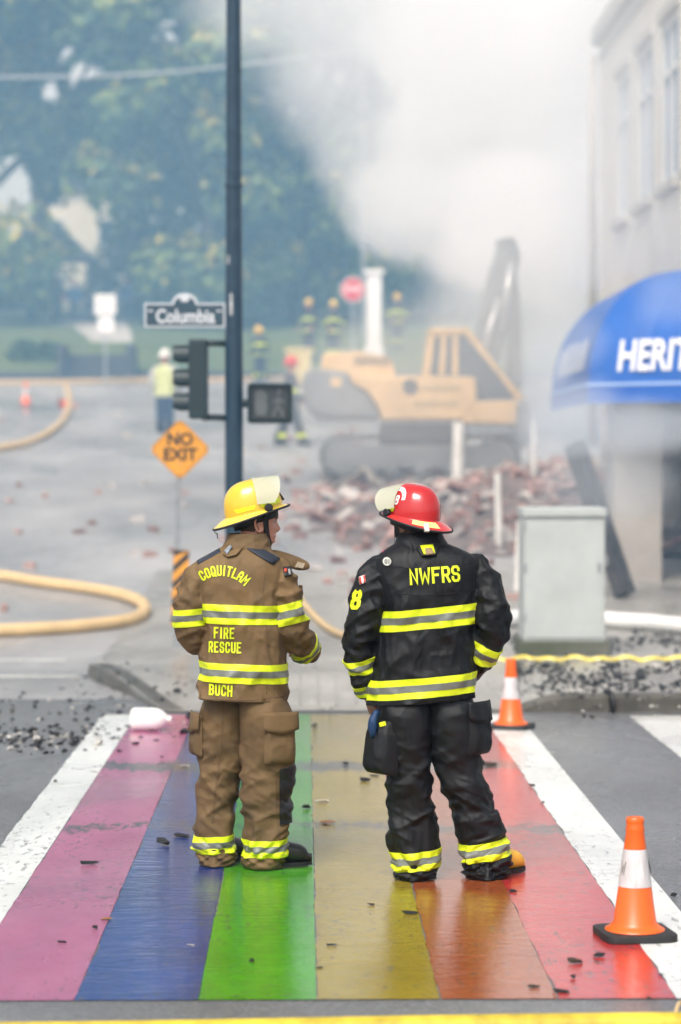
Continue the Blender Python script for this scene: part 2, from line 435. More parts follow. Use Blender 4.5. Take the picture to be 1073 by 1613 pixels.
# scored panels of the kerb ramp
panel_m = wet_ground('ramp_concrete', (.40, .38, .35), (.25, .24, .22), 2.0, .3, .6, .8, aggr=.02, flow=.12, bumpdist=.005)
for j in range(2):
    for i in range(11):
        x0 = -.62 + i * .148; y0 = 19.15 + j * .85
        b = MB(); q = []
        for (xx, yy) in ((x0, y0), (x0 + .136, y0), (x0 + .136, y0 + .83), (x0, y0 + .83)): q.append((xx, yy))
        b.add([(x, y, SW(x, y) - .01) for x, y in q] + [(x, y, SW(x, y) + .009) for x, y in q],
              [(0, 1, 2, 3), (4, 5, 6, 7), (0, 1, 5, 4), (1, 2, 6, 5), (2, 3, 7, 6), (3, 0, 4, 7)])
        b.build('ramp_panel', panel_m, sidewalk)

# crosswalk stripes: paint sheets a few millimetres above the road
Y0, Y1 = 8.86, 18.72
wear = [(15.55, .22, .24), (13.0, .16, .17)]
cw = empty('crosswalk'); tag(cw, kind='structure')
def stripe(name, label, x0, x1, c, c2, y0=Y0, y1=Y1, z=.004, parent=None, w=wear, rl=.025, rh=.17, film=.9):
    m = wet_ground(name + '_paint', c, c2, 2.2, rl, rh, .7, wear=w, flow=.2, bumpdist=.006, aggr=.012, film=film)
    ys = [y0 + (y1 - y0) * i / 90 for i in range(91)]
    b = MB(); r_ = random.Random(name)
    for i, y in enumerate(ys):
        jx = .010 * (r_.random() - .5) + .008 * noise.noise(Vector((x0 * 7, y * 2.2, 0)))
        for x in (x0 + jx, x1 - .003): b.v.append((x, y, z))
    b.f = [(2 * i, 2 * i + 1, 2 * i + 3, 2 * i + 2) for i in range(90)]; b.mi = [0] * 90
    o = b.build('stripe', m, parent or cw, fix=False); o['label'] = label; return o
E = [-1.30, -.845, -.39, .045, .50, .935, 1.375]
stripe('purple', 'faded pink purple painted stripe', E[0], E[1], (.44, .13, .24), (.32, .08, .17), rl=.12, rh=.4)
stripe('blue', 'deep blue painted stripe', E[1], E[2], (.002, .036, .24), (.0015, .02, .14))
stripe('green', 'bright green painted stripe', E[2], E[3], (.06, .35, .001), (.045, .25, .001))
stripe('yellow', 'mustard yellow painted stripe', E[3], E[4], (.32, .235, .02), (.25, .18, .012), rl=.08, rh=.3)
stripe('orange', 'burnt orange painted stripe', E[4], E[5], (.36, .085, .02), (.28, .06, .014))
stripe('red', 'red painted stripe', E[5], E[6], (.52, .04, .04), (.42, .025, .025), rl=.08, rh=.3)
wl_ = [(15.5, .05, .12)]
stripe('white_left', 'white edge line at the left', -1.565, E[0], (.78, .78, .75), (.66, .66, .63), parent=cw, w=wl_, rl=.2, rh=.5)
stripe('white_right', 'white edge line at the right', E[6], 1.655, (.78, .78, .75), (.66, .66, .63), parent=cw, w=wl_, rl=.2, rh=.5)
stripe('stop_line', 'white stop bar', 2.5, 3.05, (.74, .73, .69), (.6, .59, .55), y0=13.4, y1=18.6, parent=cw, w=wl_, rl=.25, rh=.55)
for k, (px0, py0, px1, py1) in enumerate(((-60, 1040, 105, 1041), (-60, 1066, 125, 1067))):
    a, c = GP(px0, py0), GP(px1, py1)
    b = MB(); b.add([(a.x, a.y - .1, H(0, a.y - .1) + .004), (c.x, c.y - .1, H(0, c.y - .1) + .004), (c.x, c.y + .1, H(0, c.y + .1) + .006), (a.x, a.y + .1, H(0, a.y + .1) + .006)], [(0, 1, 2, 3)])
    b.build('road_line', MATS['stop_line_paint'], cw, fix=False)

# ------------------------------------------------------------------ retaining edge, steps, path
m_wall = mat('dark_stone', (.045, .05, .06), .8, var=.4, vscale=3, bump=.5, bscale=12)
b = MB()
for x in np.arange(-40, 26, 2.0):
    b.box((x + 1, 75.1, H(0, 75) - .05), (1.985, .4, .55 + .04 * random.random()), bev=.03)
tag(b.build('retaining_wall', m_wall), 'low dark stone wall along the foot of the sloping lawn', 'wall')
a0, a1 = W(103, 580, 74.6), W(200, 580, 74.6)
st = empty('stairs', ((a0.x + a1.x) / 2, 74.4, H(0, 74.4)), 0, 'dark stone steps leading from the street up to the pale path', 'stairs')
wdt = a1.x - a0.x
for k in range(5):
    b = MB(); b.box((0, -.0 + k * .3 + .2, .085 + k * .17), (wdt, .42, .17 + .0), bev=.015); b.build('step', m_wall, st)
for s in (-1, 1):
    b = MB(); b.box((s * (wdt / 2 + .12), .7, .55), (.22, 1.9, 1.1), bev=.03); b.build('side_wall', m_wall, st)
b = MB()
pth = [(W(120, 556, 76.3).x, W(200, 556, 76.3).x, 76.3), (W(135, 530, 82).x, W(203, 530, 82).x, 84), (W(112, 505, 95).x, W(200, 505, 95).x, 96), (W(60, 498, 100).x, W(195, 498, 100).x, 101)]
for (x0, x1, y) in pth: b.v += [(x0, y, HL(0, y) + .03), (x1, y, HL(0, y) + .03)]
b.f = [(0, 1, 3, 2), (2, 3, 5, 4), (4, 5, 7, 6)]; b.mi = [0] * 3
tag(b.build('path', mat('pale_concrete', (.42, .41, .40), .7, var=.15, vscale=1)), kind='structure')

# ------------------------------------------------------------------ trees
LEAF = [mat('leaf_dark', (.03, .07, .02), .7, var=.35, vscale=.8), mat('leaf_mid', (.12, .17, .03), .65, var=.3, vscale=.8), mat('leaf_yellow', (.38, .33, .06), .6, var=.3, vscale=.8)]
for m in LEAF:
    bs = m.node_tree.nodes['Principled BSDF']; bs.inputs['Subsurface Weight'].default_value = 0
bark = mat('bark', (.05, .042, .035), .9, var=.4, vscale=4, bump=.8, bscale=10)
GAPS = [(118, 105, 34), (82, 140, 22), (240, 20, 20), (205, 92, 14), (122, 315, 30), (130, 360, 30), (102, 440, 22), (155, 440, 18)]   # openings between the crowns
def tree(px, Y, height, rad, base_h, seed, label, n=9000, leaf=.62, gaps=()):
    rd = random.Random(seed); p = W(px, 500, Y); z0 = HL(p.x, Y) - .1
    t = empty('broadleaf_tree', (p.x, Y, z0), 0, label, 'tree', 'broadleaf trees on the lawn')
    b = MB(); tr = .035 * height * .55
    b.tube(smooth_path([(0, 0, 0), (.1, 0, height * .2), (-.1, .1, height * .45), (.1, 0, height * .8)], 5), [tr * (1 - .8 * i / 15) for i in range(16)], 10)
    cl = []
    ch = height - base_h
    for k in range(16):
        a = rd.uniform(0, 6.28); h0 = rd.uniform(.15, .6) * height; l = rd.uniform(.5, .85) * rad
        e = Vector((math.cos(a) * l, math.sin(a) * l, h0 + rd.uniform(.1, .25) * height))
        b.tube(smooth_path([(0, 0, h0), e * .5 + Vector((0, 0, h0 * .48)), e], 4), [tr * .42 * (1 - .85 * i / 8) for i in range(9)], 7)
    b.build('trunk', bark, t, smooth=True)
    # clumps spread through the crown
    for k in range(56):
        a = rd.uniform(0, 6.28); v = rd.uniform(0, 1); rr = rad * math.sqrt(max(.05, 1 - (2 * v - 1) ** 2)) ** .8 * rd.uniform(.35, 1.0)
        cl.append((Vector((math.cos(a) * rr, math.sin(a) * rr, base_h + v * ch)), rd.uniform(.2, .42) * rad))
    vs, fs, mi = [], [], []
    for k in range(n):
        c, r = cl[rd.randrange(len(cl))]
        d = Vector((rd.gauss(0, 1), rd.gauss(0, 1), rd.gauss(0, .8))).normalized() * r * rd.uniform(.35, 1.05) ** .6
        q = c + d
        if q.z < base_h * .5: continue
        wq = RC.transposed() @ (q + Vector((p.x, Y, z0)) - Vector((0, 0, CAMZ))); gx, gy = 536.5 - FPX * wq.x / wq.z, 806.5 + FPX * wq.y / wq.z
        if any(math.hypot(gx - a, gy - c) / r0 + 1.6 * noise.noise(Vector((gx * .055, gy * .055, 1.3))) + rd.gauss(0, .12) < 1.05 for a, c, r0 in GAPS): continue
        nrm = (d.normalized() + Vector((rd.gauss(0, .5), rd.gauss(0, .5), .7 + rd.gauss(0, .4)))).normalized()
        u = nrm.orthogonal().normalized(); u = Matrix.Rotation(rd.uniform(0, 6.28), 3, nrm) @ u; w = nrm.cross(u)
        s = leaf * rd.uniform(.6, 1.25); i0 = len(vs)
        vs += [q - u * s * .5, q + w * s * .3 + nrm * s * .08, q + u * s * .55, q - w * s * .3 + nrm * s * .08]
        fs.append((i0, i0 + 1, i0 + 2, i0 + 3))
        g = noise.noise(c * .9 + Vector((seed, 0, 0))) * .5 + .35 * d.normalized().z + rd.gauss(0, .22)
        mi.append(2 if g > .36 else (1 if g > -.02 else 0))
    cb = MB(); cb.v = [tuple(v) for v in vs]; cb.f = fs; cb.mi = mi
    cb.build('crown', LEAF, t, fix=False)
    return t
tree(-40, 98, 30, 6.2, 1.6, 1, 'big hazy broadleaf tree at the far left of the lawn', 22000)
tree(215, 106, 33, 6.0, 4.5, 2, 'big broadleaf tree left of the signal pole with pale gaps in its crown', 20000)
tree(330, 95, 25, 5.2, 1.2, 3, 'broad dark tree directly behind the street name sign', 22000)
tree(480, 97, 31, 5.2, 1.2, 4, 'tall broadleaf tree between the signal pole and the smoke', 24000)
tree(640, 108, 17, 6.5, .8, 5, 'lower hazy tree behind the white pillar and smoke', 14000)
tree(780, 112, 18, 7.5, .8, 6, 'hazy tree mostly hidden behind the digger and the smoke', 14000)
tree(60, 118, 30, 6.5, 9.5, 8, 'distant tall tree whose crown hangs high above the pavilion roof', 18000)
def shrub(px, Y, rx, rz, seed, label, n=3500):
    rd = random.Random(seed); p = W(px, 500, Y); t = empty('shrub', (p.x, Y, HL(p.x, Y) - .05), 0, label, 'shrub', 'dark shrubs under the trees')
    b = MB()
    for k in range(7): a = rd.uniform(0, 6.28); b.tube([(0, 0, 0), (math.cos(a) * rx * .3, math.sin(a) * rx * .2, rz * .5), (math.cos(a) * rx * .6, math.sin(a) * rx * .3, rz * .8)], [.06, .04, .015], 6)
    b.build('stem', bark, t)
    vs, fs, mi = [], [], []
    for k in range(n):
        a = rd.uniform(0, 6.28); v = rd.uniform(0, 1) ** .8; r = math.sqrt(max(0, 1 - v * v)) * rd.uniform(.5, 1.05)
        q = Vector((math.cos(a) * r * rx, math.sin(a) * r * rx * .6, v * rz)) * (1 + .25 * noise.noise(Vector((a * 2, v * 4, seed))))
        nrm = Vector((rd.gauss(0, 1), rd.gauss(0, 1), rd.gauss(.6, 1))).normalized(); u = nrm.orthogonal().normalized(); w = nrm.cross(u); s = rd.uniform(.2, .42); i0 = len(vs)
        vs += [q - u * s * .5, q + w * s * .3, q + u * s * .5, q - w * s * .3]; fs.append((i0, i0 + 1, i0 + 2, i0 + 3)); mi.append(0 if rd.random() < .75 else 1)
    cb = MB(); cb.v = [tuple(v) for v in vs]; cb.f = fs; cb.mi = mi; cb.build('foliage', LEAF, t, fix=False)
for (px, Y, rx, rz, lb) in ((10, 112, 3.2, 3.6, 'dark shrub at the left edge beyond the onlookers'), (225, 114, 3.0, 4.2, 'dark shrub right of the cream house'), (310, 116, 3.4, 4.6, 'dark shrub behind the street name sign'),
                            (400, 113, 3.2, 4.2, 'dark shrub just right of the signal pole'), (485, 112, 3.0, 4.0, 'dark shrub behind the two standing firefighters'), (560, 115, 3.2, 4.0, 'dark shrub behind the stop sign'), (690, 104, 4.5, 4.5, 'dark shrub left of the digger boom'), (830, 104, 4.5, 4.8, 'dark shrub right of the digger boom')):
    shrub(px, Y, rx, rz, px, lb)
for (px, Y, rx, rz, lb) in ((38, 77.5, .5, .55, 'small grey green shrub left of the steps'), (76, 77.5, .45, .5, 'small grey green shrub nearest the steps')): shrub(px, Y, rx, rz, px, lb, 500)
# ------------------------------------------------------------------ pale house and pavilion behind the trees
m_cream = mat('cream_render', (.75, .70, .60), .8, var=.08, vscale=1.2)
m_roof = mat('roof_slate', (.06, .065, .07), .7, var=.3, vscale=3)
m_glass = mat('window_glass', (.03, .05, .07), .08, spec=.7)
m_skytint = mat('window_sky_tint', (.07, .17, .32), .3, var=.15, vscale=2, coat=.6, croug=.1)  # pane glass, the sky's blue reflection put into the base colour
p = W(128, 470, 138); z0 = HL(0, 138)
hs = empty('house', (p.x, 138, z0), 0, 'cream rendered house glimpsed through the gap between the trees', 'house')
b = MB(); b.box((0, 3, 3.6), (5.2, 6, 7.2)); b.build('wall', m_cream, hs)
b = MB(); b.prism([(-3.0, 7.21), (3.0, 7.21), (0, 9.6)], -.4, 6.4); b.build('roof', m_roof, hs)
for i in (-1, 1):
    for k in (1.6, 4.8):
        b = MB(); b.box((i * 1.4, -.02, k), (.95, .08, 1.5)); w = b.build('window', mat('white_frame', (.8, .8, .78), .5), hs)
        b = MB(); b.box((i * 1.4, -.05, k), (.75, .06, 1.3)); b.build('pane', m_glass, w)
p = W(97, 470, 101); z0 = HL(0, 101)
pv = empty('pavilion', (p.x, 101, z0), 0, 'small dark roofed pavilion on posts behind the onlookers', 'pavilion')
b = MB(); b.add([(-1.5, -1.2, 2.5), (1.5, -1.2, 2.5), (1.5, 1.2, 2.5), (-1.5, 1.2, 2.5), (-.5, -.3, 3.5), (.5, -.3, 3.5), (.5, .3, 3.5), (-.5, .3, 3.5)],
                [(0, 1, 5, 4), (1, 2, 6, 5), (2, 3, 7, 6), (3, 0, 4, 7), (4, 5, 6, 7), (0, 3, 2, 1)]); b.build('roof', m_roof, pv)
for sx in (-1, 1):
    for sy in (-1, 1):
        b = MB(); b.box((sx * 1.25, sy * .95, 1.25), (.2, .2, 2.5)); b.build('post', m_wall, pv)

# ------------------------------------------------------------------ corner building on the right
m_stucco = mat('cream_stucco', (.68, .64, .57), .85, var=.1, vscale=.7, bump=.3, bscale=30)
m_sill = mat('stone_sill', (.46, .44, .40), .8, var=.1, vscale=3)
XB, YB0, YB1, ZT = 5.0, 29.2, 41.0, 9.0
bd = empty('corner_building', (XB, YB0, 0), 0, 'cream rendered corner building with tall narrow windows above the blue awning', 'building')
# wall built round its window openings
wins = [(30.0, 31.4), (32.4, 33.9), (34.8, 36.3), (37.4, 38.7)]
b = MB(); T = .4
def wallp(y0, y1, z0, z1): b.box((T / 2, (y0 + y1) / 2 - YB0, (z0 + z1) / 2), (T, y1 - y0, z1 - z0))
wallp(YB0, YB1, 3.2, 5.75); wallp(YB0, YB1, 8.0, ZT)
yy = YB0
for (a, c) in wins: wallp(yy, a, 5.75, 8.0); yy = c
wallp(yy, YB1, 5.75, 8.0)
b.box((6, .2, 6.1), (11.2, .4, 5.8)); b.box((6, YB1 - YB0 - .2, 4.5), (11.2, .4, 9.0)); b.box((6, (YB1 - YB0) / 2, ZT - .15), (11.2, YB1 - YB0 - .8, .3))
b.build('wall', m_stucco, bd)
b = MB(); b.box((.1, (YB1 - YB0) / 2, ZT + .1), (.5, YB1 - YB0 + .2, .3), bev=.04); b.box((.12, (YB1 - YB0) / 2, ZT - .25), (.3, YB1 - YB0 + .1, .14), bev=.03); b.build('cornice', m_sill, bd)
m_frame = mat('window_frame_white', (.62, .62, .6), .5)
for (a, c) in wins:
    b = MB(); yc = (a + c) / 2 - YB0
    for (dy, w_) in ((-(c - a) / 2 + .04, .08), ((c - a) / 2 - .04, .08), (0, .05)): b.box((.06, yc + dy, 6.875), (.1, w_, 2.24))
    for zz in (5.8, 7.3, 7.95): b.box((.06, yc, zz), (.09, c - a - .02, .08))
    w = b.build('window', m_frame, bd)
    b = MB(); b.box((.07, yc, 6.875), (.02, c - a - .04, 2.2)); b.build('pane', m_skytint, w)
    b = MB(); b.box((-.03, yc, 5.68), (.16, c - a + .3, .13), bev=.02); b.build('sill', m_sill, w)
    b = MB(); b.box((-.01, yc, 8.12), (.1, c - a + .24, .16), bev=.02); b.build('lintel', m_sill, w)
# ground floor: dark shop recess, piers
m_dark = mat('shop_interior', (.03, .035, .045), .6)
m_pier = mat('pier_render', (.38, .35, .32), .8, var=.15, vscale=2, bump=.3, bscale=30)
b = MB(); b.box((1.6, (YB1 - YB0) / 2 + 1, 1.6), (.2, YB1 - YB0 - 2, 3.2)); b.box((3.8, 3.2, 1.6), (4.6, .2, 3.2)); b.build('shop_front', m_dark, bd)
for (yy, w_) in ((1.6, .75), (5.6, .6), (9.6, .6)):
    b = MB(); b.box((-.8 if yy < 2 else .1, yy, 1.6), (.62, w_, 3.2), bev=.02); b.build('pier', m_pier, bd)
b = MB(); b.box((3.0, 1.2, .55), (4.6, .3, 1.1)); b.build('low_wall', mat('brick_low', (.24, .10, .07), .85, var=.3, vscale=5), bd)
b = MB(); b.tube([(-.12, 11.9, 8.8), (-.12, 11.9, 6.5), (-.1, 12.0, 6.0), (-.1, 12.0, 2.2)], .07, 10); b.build('downpipe', m_sill, bd, smooth=True)

# ------------------------------------------------------------------ blue dome awning
m_blue = mat('awning_blue', (.008, .10, .42), .5, var=.1, vscale=2, coat=.15, croug=.3)
m_bluev = mat('awning_valance', (.010, .10, .45), .5)
m_whitel = mat('white_lettering', (.82, .82, .84), .5)
AY = 30.0
f0 = W(928, 606, AY); back = 34.5
aw = empty('awning', (f0.x, AY, f0.z), 0, 'blue fabric dome awning with white lettering over the corner shop', 'awning')
AW, AD, AH = 3.2, back - AY, W(1073, 433, AY).z - f0.z + .1
def aw_front(u, t):
    """u across 0..1, t up 0..1: quarter round front that bows back, tucked in at the left end"""
    a = t * math.pi / 2
    yb = 1.15 * (1 - math.cos(a)); z = AH * math.sin(a)
    x = u * AW
    sh = 1.2 * (1 - math.cos(a)) * (1 - u)          # hip: left edge leans in
    return Vector((x + sh, yb - .7 * (x + sh * .3), z))
def aw_side(u, t):
    a = t * math.pi / 2
    y0 = aw_front(0, t); xb = y0.x
    return Vector((xb, y0.y + (AD - y0.y) * u, AH * math.sin(a)))
for fn, nm, nu in ((aw_front, 'front_panel', 5), (aw_side, 'side_panel', 4)):
    for g in range(nu):
        b = MB()
        n1, n2 = 6, 18
        for i in range(n1 + 1):
            for j in range(n2 + 1):
                u = (g + i / n1) / nu; q = fn(u, j / n2)
                q = q + Vector((0, -.02, .02)) * (0 if fn is aw_side else 1) * math.sin(math.pi * i / n1)
                b.v.append(tuple(q))
        b.f = [(i * (n2 + 1) + j, (i + 1) * (n2 + 1) + j, (i + 1) * (n2 + 1) + j + 1, i * (n2 + 1) + j + 1) for i in range(n1) for j in range(n2)]; b.mi = [0] * len(b.f)
        b.build(nm, m_blue, aw, smooth=True, fix=False)
b = MB(); b.bar((0, -.004, -.125), (AW, -.004 - .7 * AW, -.125), .02, .22); b.box((-.004, AD / 2, -.125), (.02, AD, .22)); va = b.build('valance', m_bluev, aw)
b = MB(); b.bar((0, -.012, 0), (AW, -.012 - .7 * AW, 0), .03, .035); b.box((-.012, AD / 2, .0), (.03, AD, .035)); b.build('piping', mat('awning_piping', (.35, .5, .8), .5), va)
# lettering follows the curved front
t_ = text_mb('HERIT', .53, bold=.013, shear=.22, sx=.57); w0 = min(v[0] for v in t_.v)
lx = W(968, 560, AY).x - f0.x
vs = []
for (x, y, z) in t_.v:
    zz = .15 + (y + .18) * 1.0; a = math.asin(max(0, min(.99, zz / AH)))
    yb = 1.15 * (1 - math.cos(a)); xx = lx + x - w0; vs.append((xx, yb - .05 - .7 * xx * (1 + .0), zz))
t_.v = vs; t_.build('lettering', m_whitel, aw, fix=False)
b = MB(); rs = random.Random(3)
for k in range(11):
    yk = .55 + k * .3; h_ = .34 + .1 * rs.random(); vs = []
    for j in range(6):
        zz = .2 + h_ * j / 5; a = math.asin(min(.99, zz / AH)); xx = aw_front(0, a / (math.pi / 2)).x - .025
        vs += [(xx, yk, zz), (xx, yk + .13 + .06 * rs.random() * (j % 2), zz)]
    b.add(vs, [(2 * j, 2 * j + 1, 2 * j + 3, 2 * j + 2) for j in range(5)])
b.build('lettering', m_whitel, aw, fix=False)
b = MB(); b.bar((.02, .03, -.01), (AW, .03 - .7 * AW, -.01), .03); b.bar((.03, .03, -.01), (.03, AD, -.01), .03)
for xx in (.6, 1.6, 2.6): b.bar((xx, .03 - .7 * xx, -.01), (xx, AD, -.01), .03)
b.build('frame', mat('steel_grey', (.3, .3, .3), .4, metal=.8), aw)
# leaning charred beam beside the pier
b = MB(); a, c = W(905, 700, 29), W(985, 905, 28.4); c.z = SW(c.x, 28.4) + .05
b.bar(a, c, .16, .22); tag(b.build('fallen_beam', mat('charred_wood', (.06, .058, .06), .9, var=.5, vscale=8, bump=.8, bscale=30)), 'charred timber beam leaning against the pier behind the metal cabinet', 'beam')
# ------------------------------------------------------------------ traffic signal pole with name sign
m_pole = mat('pole_haze_blue', (.006, .027, .052), .45, var=.2, vscale=8, bump=.1, bscale=60)  # dark pole with the blue of the haze put into its colour
m_sigb = mat('signal_haze_black', (.006, .019, .023), .5)  # black housings, haze tint mixed into the base colour
PY = 22.0; pp = W(369, 900, PY); SP = FPX / PY
gz = SW(pp.x, PY)
tp = empty('traffic_signal_pole', (pp.x, PY, gz), 0, 'tall dark signal pole carrying a name sign, traffic light and walk signal', 'signal pole')
def L(px, py, dy=0.0):
    """pole-local point for a pixel"""
    q = W(px, py, PY + dy); return Vector((q.x - pp.x, dy, q.z - gz))
b = MB(); b.lathe([(.083, 0), (.082, 2.5), (.074, 4.0), (.071, 4.35), (.062, 7.5), (0, 7.52)], 24); b.build('pole', m_pole, tp, smooth=True, angle=40)
b = MB(); b.lathe([(.17, 0), (.17, .03), (.15, .05), (.13, .25), (.1, .34), (.086, .36)], 24); b.build('base', m_pole, tp, smooth=True, angle=40)
q = L(369, 292); b = MB(); b.lathe([(.074, q.z - .02), (.082, q.z - .018), (.082, q.z + .012), (.074, q.z + .02)], 24); b.build('collar', m_pole, tp, smooth=True, angle=40)
m_stick = mat('worn_sticker', (.45, .46, .47), .6, var=.4, vscale=30)
b = MB(); q = L(363, 480); b.add([(-.035, -.079, q.z - .1), (-.01, -.0835, q.z - .1), (-.012, -.083, q.z + .09), (-.033, -.0795, q.z + .1)], [(0, 1, 2, 3)])
b.build('sticker', m_stick, tp, fix=False); b = MB(); q = L(358, 410); b.add([(-.055, -.064, q.z - .04), (-.04, -.0735, q.z - .04), (-.042, -.0725, q.z + .04), (-.055, -.064, q.z + .035)], [(0, 1, 2, 3)])
b.build('sticker', m_stick, tp, fix=False)
# name sign
a, c = L(228, 516), L(355, 478); cx = (a.x + c.x) / 2; w, h = c.x - a.x, c.z - a.z
m_navy = mat('sign_navy', (.02, .05, .075), .5); m_silver = mat('sign_border', (.55, .58, .62), .45); 
def plate_poly(w, h, r, ins=0.0):
    """rectangle with an arched crest on top, centred on x"""
    x1 = w / 2 - ins; z0 = ins; z1 = h - ins; rr = r - ins; pts = [(-x1, z0), (x1, z0), (x1, z1)]
    pts += [(rr * 1.25, z1)]
    for k in range(13):
        t = math.pi * k / 12; pts.append((rr * math.cos(t), z1 + rr * .78 * math.sin(t)))
    pts += [(-rr * 1.25, z1), (-x1, z1)]
    return pts
b = MB(); b.prism(plate_poly(w, h, .115), -.006, .006); sg = b.build('name_plate', m_silver, tp); sg.location = (cx, -.03, a.z)
b = MB(); b.prism(plate_poly(w, h, .115, .016), -.0095, -.0062); b.build('sign_face', m_navy, sg)
t_ = text_mb('Columbia', .172, bold=.005, sx=.80)
nv = len(t_.v)
t_.xf(FACE.to_4x4()); t_.v = [(x + .005, y - .0125, z + h * .43) for x, y, z in t_.v]
t_.build('lettering', m_silver, sg, fix=False)
b = MB()
for k in range(5):
    t = math.pi * (k + .5) / 5; b.ball((.028 * math.cos(t), -.012, h + .035 + .022 * math.sin(t)), .017, 10, 6, (1, .15, 1))
b.box((0, -.012, h + .03), (.06, .004, .035))
for s in (-1, 1): b.box((s * (w / 2 - .055), -.012, h * .68), (.045, .003, .016))
b.build('crest', m_silver, sg)
b = MB(); b.box((w / 2 + .02, .02, h * .5), (.07, .03, .06)); b.build('clamp', m_pole, sg)
# three-lamp head seen from the side-rear: lamps aim left
q0, q1 = L(274, 660), L(328, 535)
hh = q1.z - q0.z
b = MB()
b.box((L(313, 600).x, 0, (q0.z + q1.z) / 2), (.17, .30, hh), bev=.02)
hd = b.build('signal_head', m_sigb, tp)
vz = [L(300, 561).z, L(300, 599).z, L(300, 637).z]
m_lens = mat('signal_lens', (.02, .03, .03), .15)
for k, z in enumerate(vz):
    x0 = L(306, 600).x; b = MB(); n = 20
    prof = []
    for i in range(n + 1):
        t = -2.2 + 4.4 * i / n + math.pi / 2
        for (l, r) in ((0, .104), (-.19, .098)):
            sag = .055 if l < 0 else 0
            b.v.append((x0 + l + (.05 if l < 0 and i in (0, n) else 0), r * math.cos(t), z + r * math.sin(t)))
        for (l, r) in ((-.19, .092), (0, .098)):
            b.v.append((x0 + l + (.05 if l < 0 and i in (0, n) else 0), r * math.cos(t), z + r * math.sin(t)))
    b.f = [(4 * i + j, 4 * i + (j + 1) % 4, 4 * i + 4 + (j + 1) % 4, 4 * i + 4 + j) for i in range(n) for j in range(4)] + [(0, 1, 2, 3), (4 * n + 3, 4 * n + 2, 4 * n + 1, 4 * n)]
    b.mi = [0] * len(b.f); b.build('visor', m_sigb, hd, smooth=True, angle=40)
    b = MB(); b.ball((x0 - .005, 0, z), .09, 16, 8, (.2, 1, 1)); b.build('lens', m_lens, hd, smooth=True)
for (py, pyb) in ((541, 541), (658, 660)):
    z = L(0, py).z; b = MB(); b.tube([(L(318, 0).x, 0, z), (L(335, 0).x, 0, z + .005), (-.08, 0, z)], .03, 10); b.build('bracket', m_sigb, tp, smooth=True)
# pedestrian signal
q0, q1 = L(390, 667), L(461, 604)
b = MB(); cx, cz = (q0.x + q1.x) / 2, (q0.z + q1.z) / 2; w, h = q1.x - q0.x, q1.z - q0.z
b.box((cx, .0, cz), (w, .22, h), bev=.035); b.box((cx, -.125, cz + h / 2 - .02), (w - .04, .06, .02)); b.box((cx - w / 2 + .02, -.125, cz), (.02, .06, h - .06)); b.box((cx + w / 2 - .02, -.125, cz), (.02, .06, h - .06))
pd = b.build('pedestrian_signal', m_sigb, tp)
b = MB(); b.box((cx, -.116, cz), (w - .09, .008, h - .08)); b.build('face', mat('ped_face', (.035, .04, .042), .3), pd)
m_ghost = mat('unlit_symbol', (.10, .11, .115), .4)
b = MB(); yy = -.123
hx, hz = cx - .075, cz                                        # raised hand outline
b.prism([(hx - .045, hz - .11), (hx + .035, hz - .11), (hx + .05, hz - .03), (hx + .04, hz + .03), (hx - .05, hz + .03), (hx - .06, hz - .02)], yy, yy + .003)
for k, l in ((-.042, .075), (-.016, .095), (.01, .09), (.034, .065)): b.prism([(hx + k - .010, hz + .032), (hx + k + .010, hz + .032), (hx + k + .010, hz + .03 + l), (hx + k - .010, hz + .03 + l)], yy, yy + .003)
wx = cx + .075                                                # walking figure
b.ball((wx + .01, yy, cz + .11), .02, 10, 6, (1, .1, 1))
for (x0, z0, x1, z1, t) in ((.005, .085, 0, -.01, .035), (0, -.005, .045, -.12, .022), (0, -.005, -.045, -.12, .022), (.0, .07, .05, .0, .018), (0, .07, -.04, .0, .018)):
    b.bar((wx + x0, yy, cz + z0), (wx + x1, yy, cz + z1), t, .004, up=(0, 1, 0))
b.build('symbol', m_ghost, pd)
z = cz; b = MB(); b.tube([(.05, 0, z), (cx - w / 2 + .02, 0, z)], .04, 12); b.build('bracket', m_sigb, tp, smooth=True)

# ------------------------------------------------------------------ NO EXIT diamond and hazard marker on one post
NY = 23.8; pn = W(281, 1010, NY); gz = SW(pn.x, NY)
nx = empty('no_exit_sign', (pn.x, NY, gz), 0, 'orange diamond NO EXIT sign above a striped marker on a slim steel post', 'sign')
def LN(px, py): q = W(px, py, NY); return Vector((q.x - pn.x, 0, q.z - gz))
m_orange = mat('sign_orange', (.72, .31, .025), .5, var=.12, vscale=4); m_blk = mat('sign_black', (.012, .012, .012), .5); m_galv = mat('galvanised', (.34, .36, .38), .4, var=.2, vscale=12, metal=.6)
b = MB(); top = LN(284, 700); b.bar((-.03, .012, -.05), (top.x, .012, top.z + .25), .05, .04, up=(0, 1, 0)); b.build('post', m_galv, nx)
dc = LN(284, 708); r_ = .305
def diamond(r, y0, y1, cut=.03):
    b = MB(); pts = []
    for k in range(4):
        a = math.pi / 2 * k
        for s in (-1, 1):
            pts.append((math.cos(a) * (r - cut) - s * math.sin(a) * cut, math.sin(a) * (r - cut) + s * math.cos(a) * cut))
    b.prism(pts, y0, y1); return b
o = diamond(r_, -.004, .004).build('panel', m_orange, nx); o.location = (dc.x, -.02, dc.z)
def ring(r0, r1):
    b = MB(); A = diamond(r0, 0, .001).v[:8]; B = diamond(r1, 0, .001).v[:8]
    b.add([(v[0], -.006, v[2]) for v in A] + [(v[0], -.006, v[2]) for v in B], [(i, (i + 1) % 8, 8 + (i + 1) % 8, 8 + i) for i in range(8)]); return b
ring(.29, .284).build('border', m_blk, o, fix=False)
b = MB()
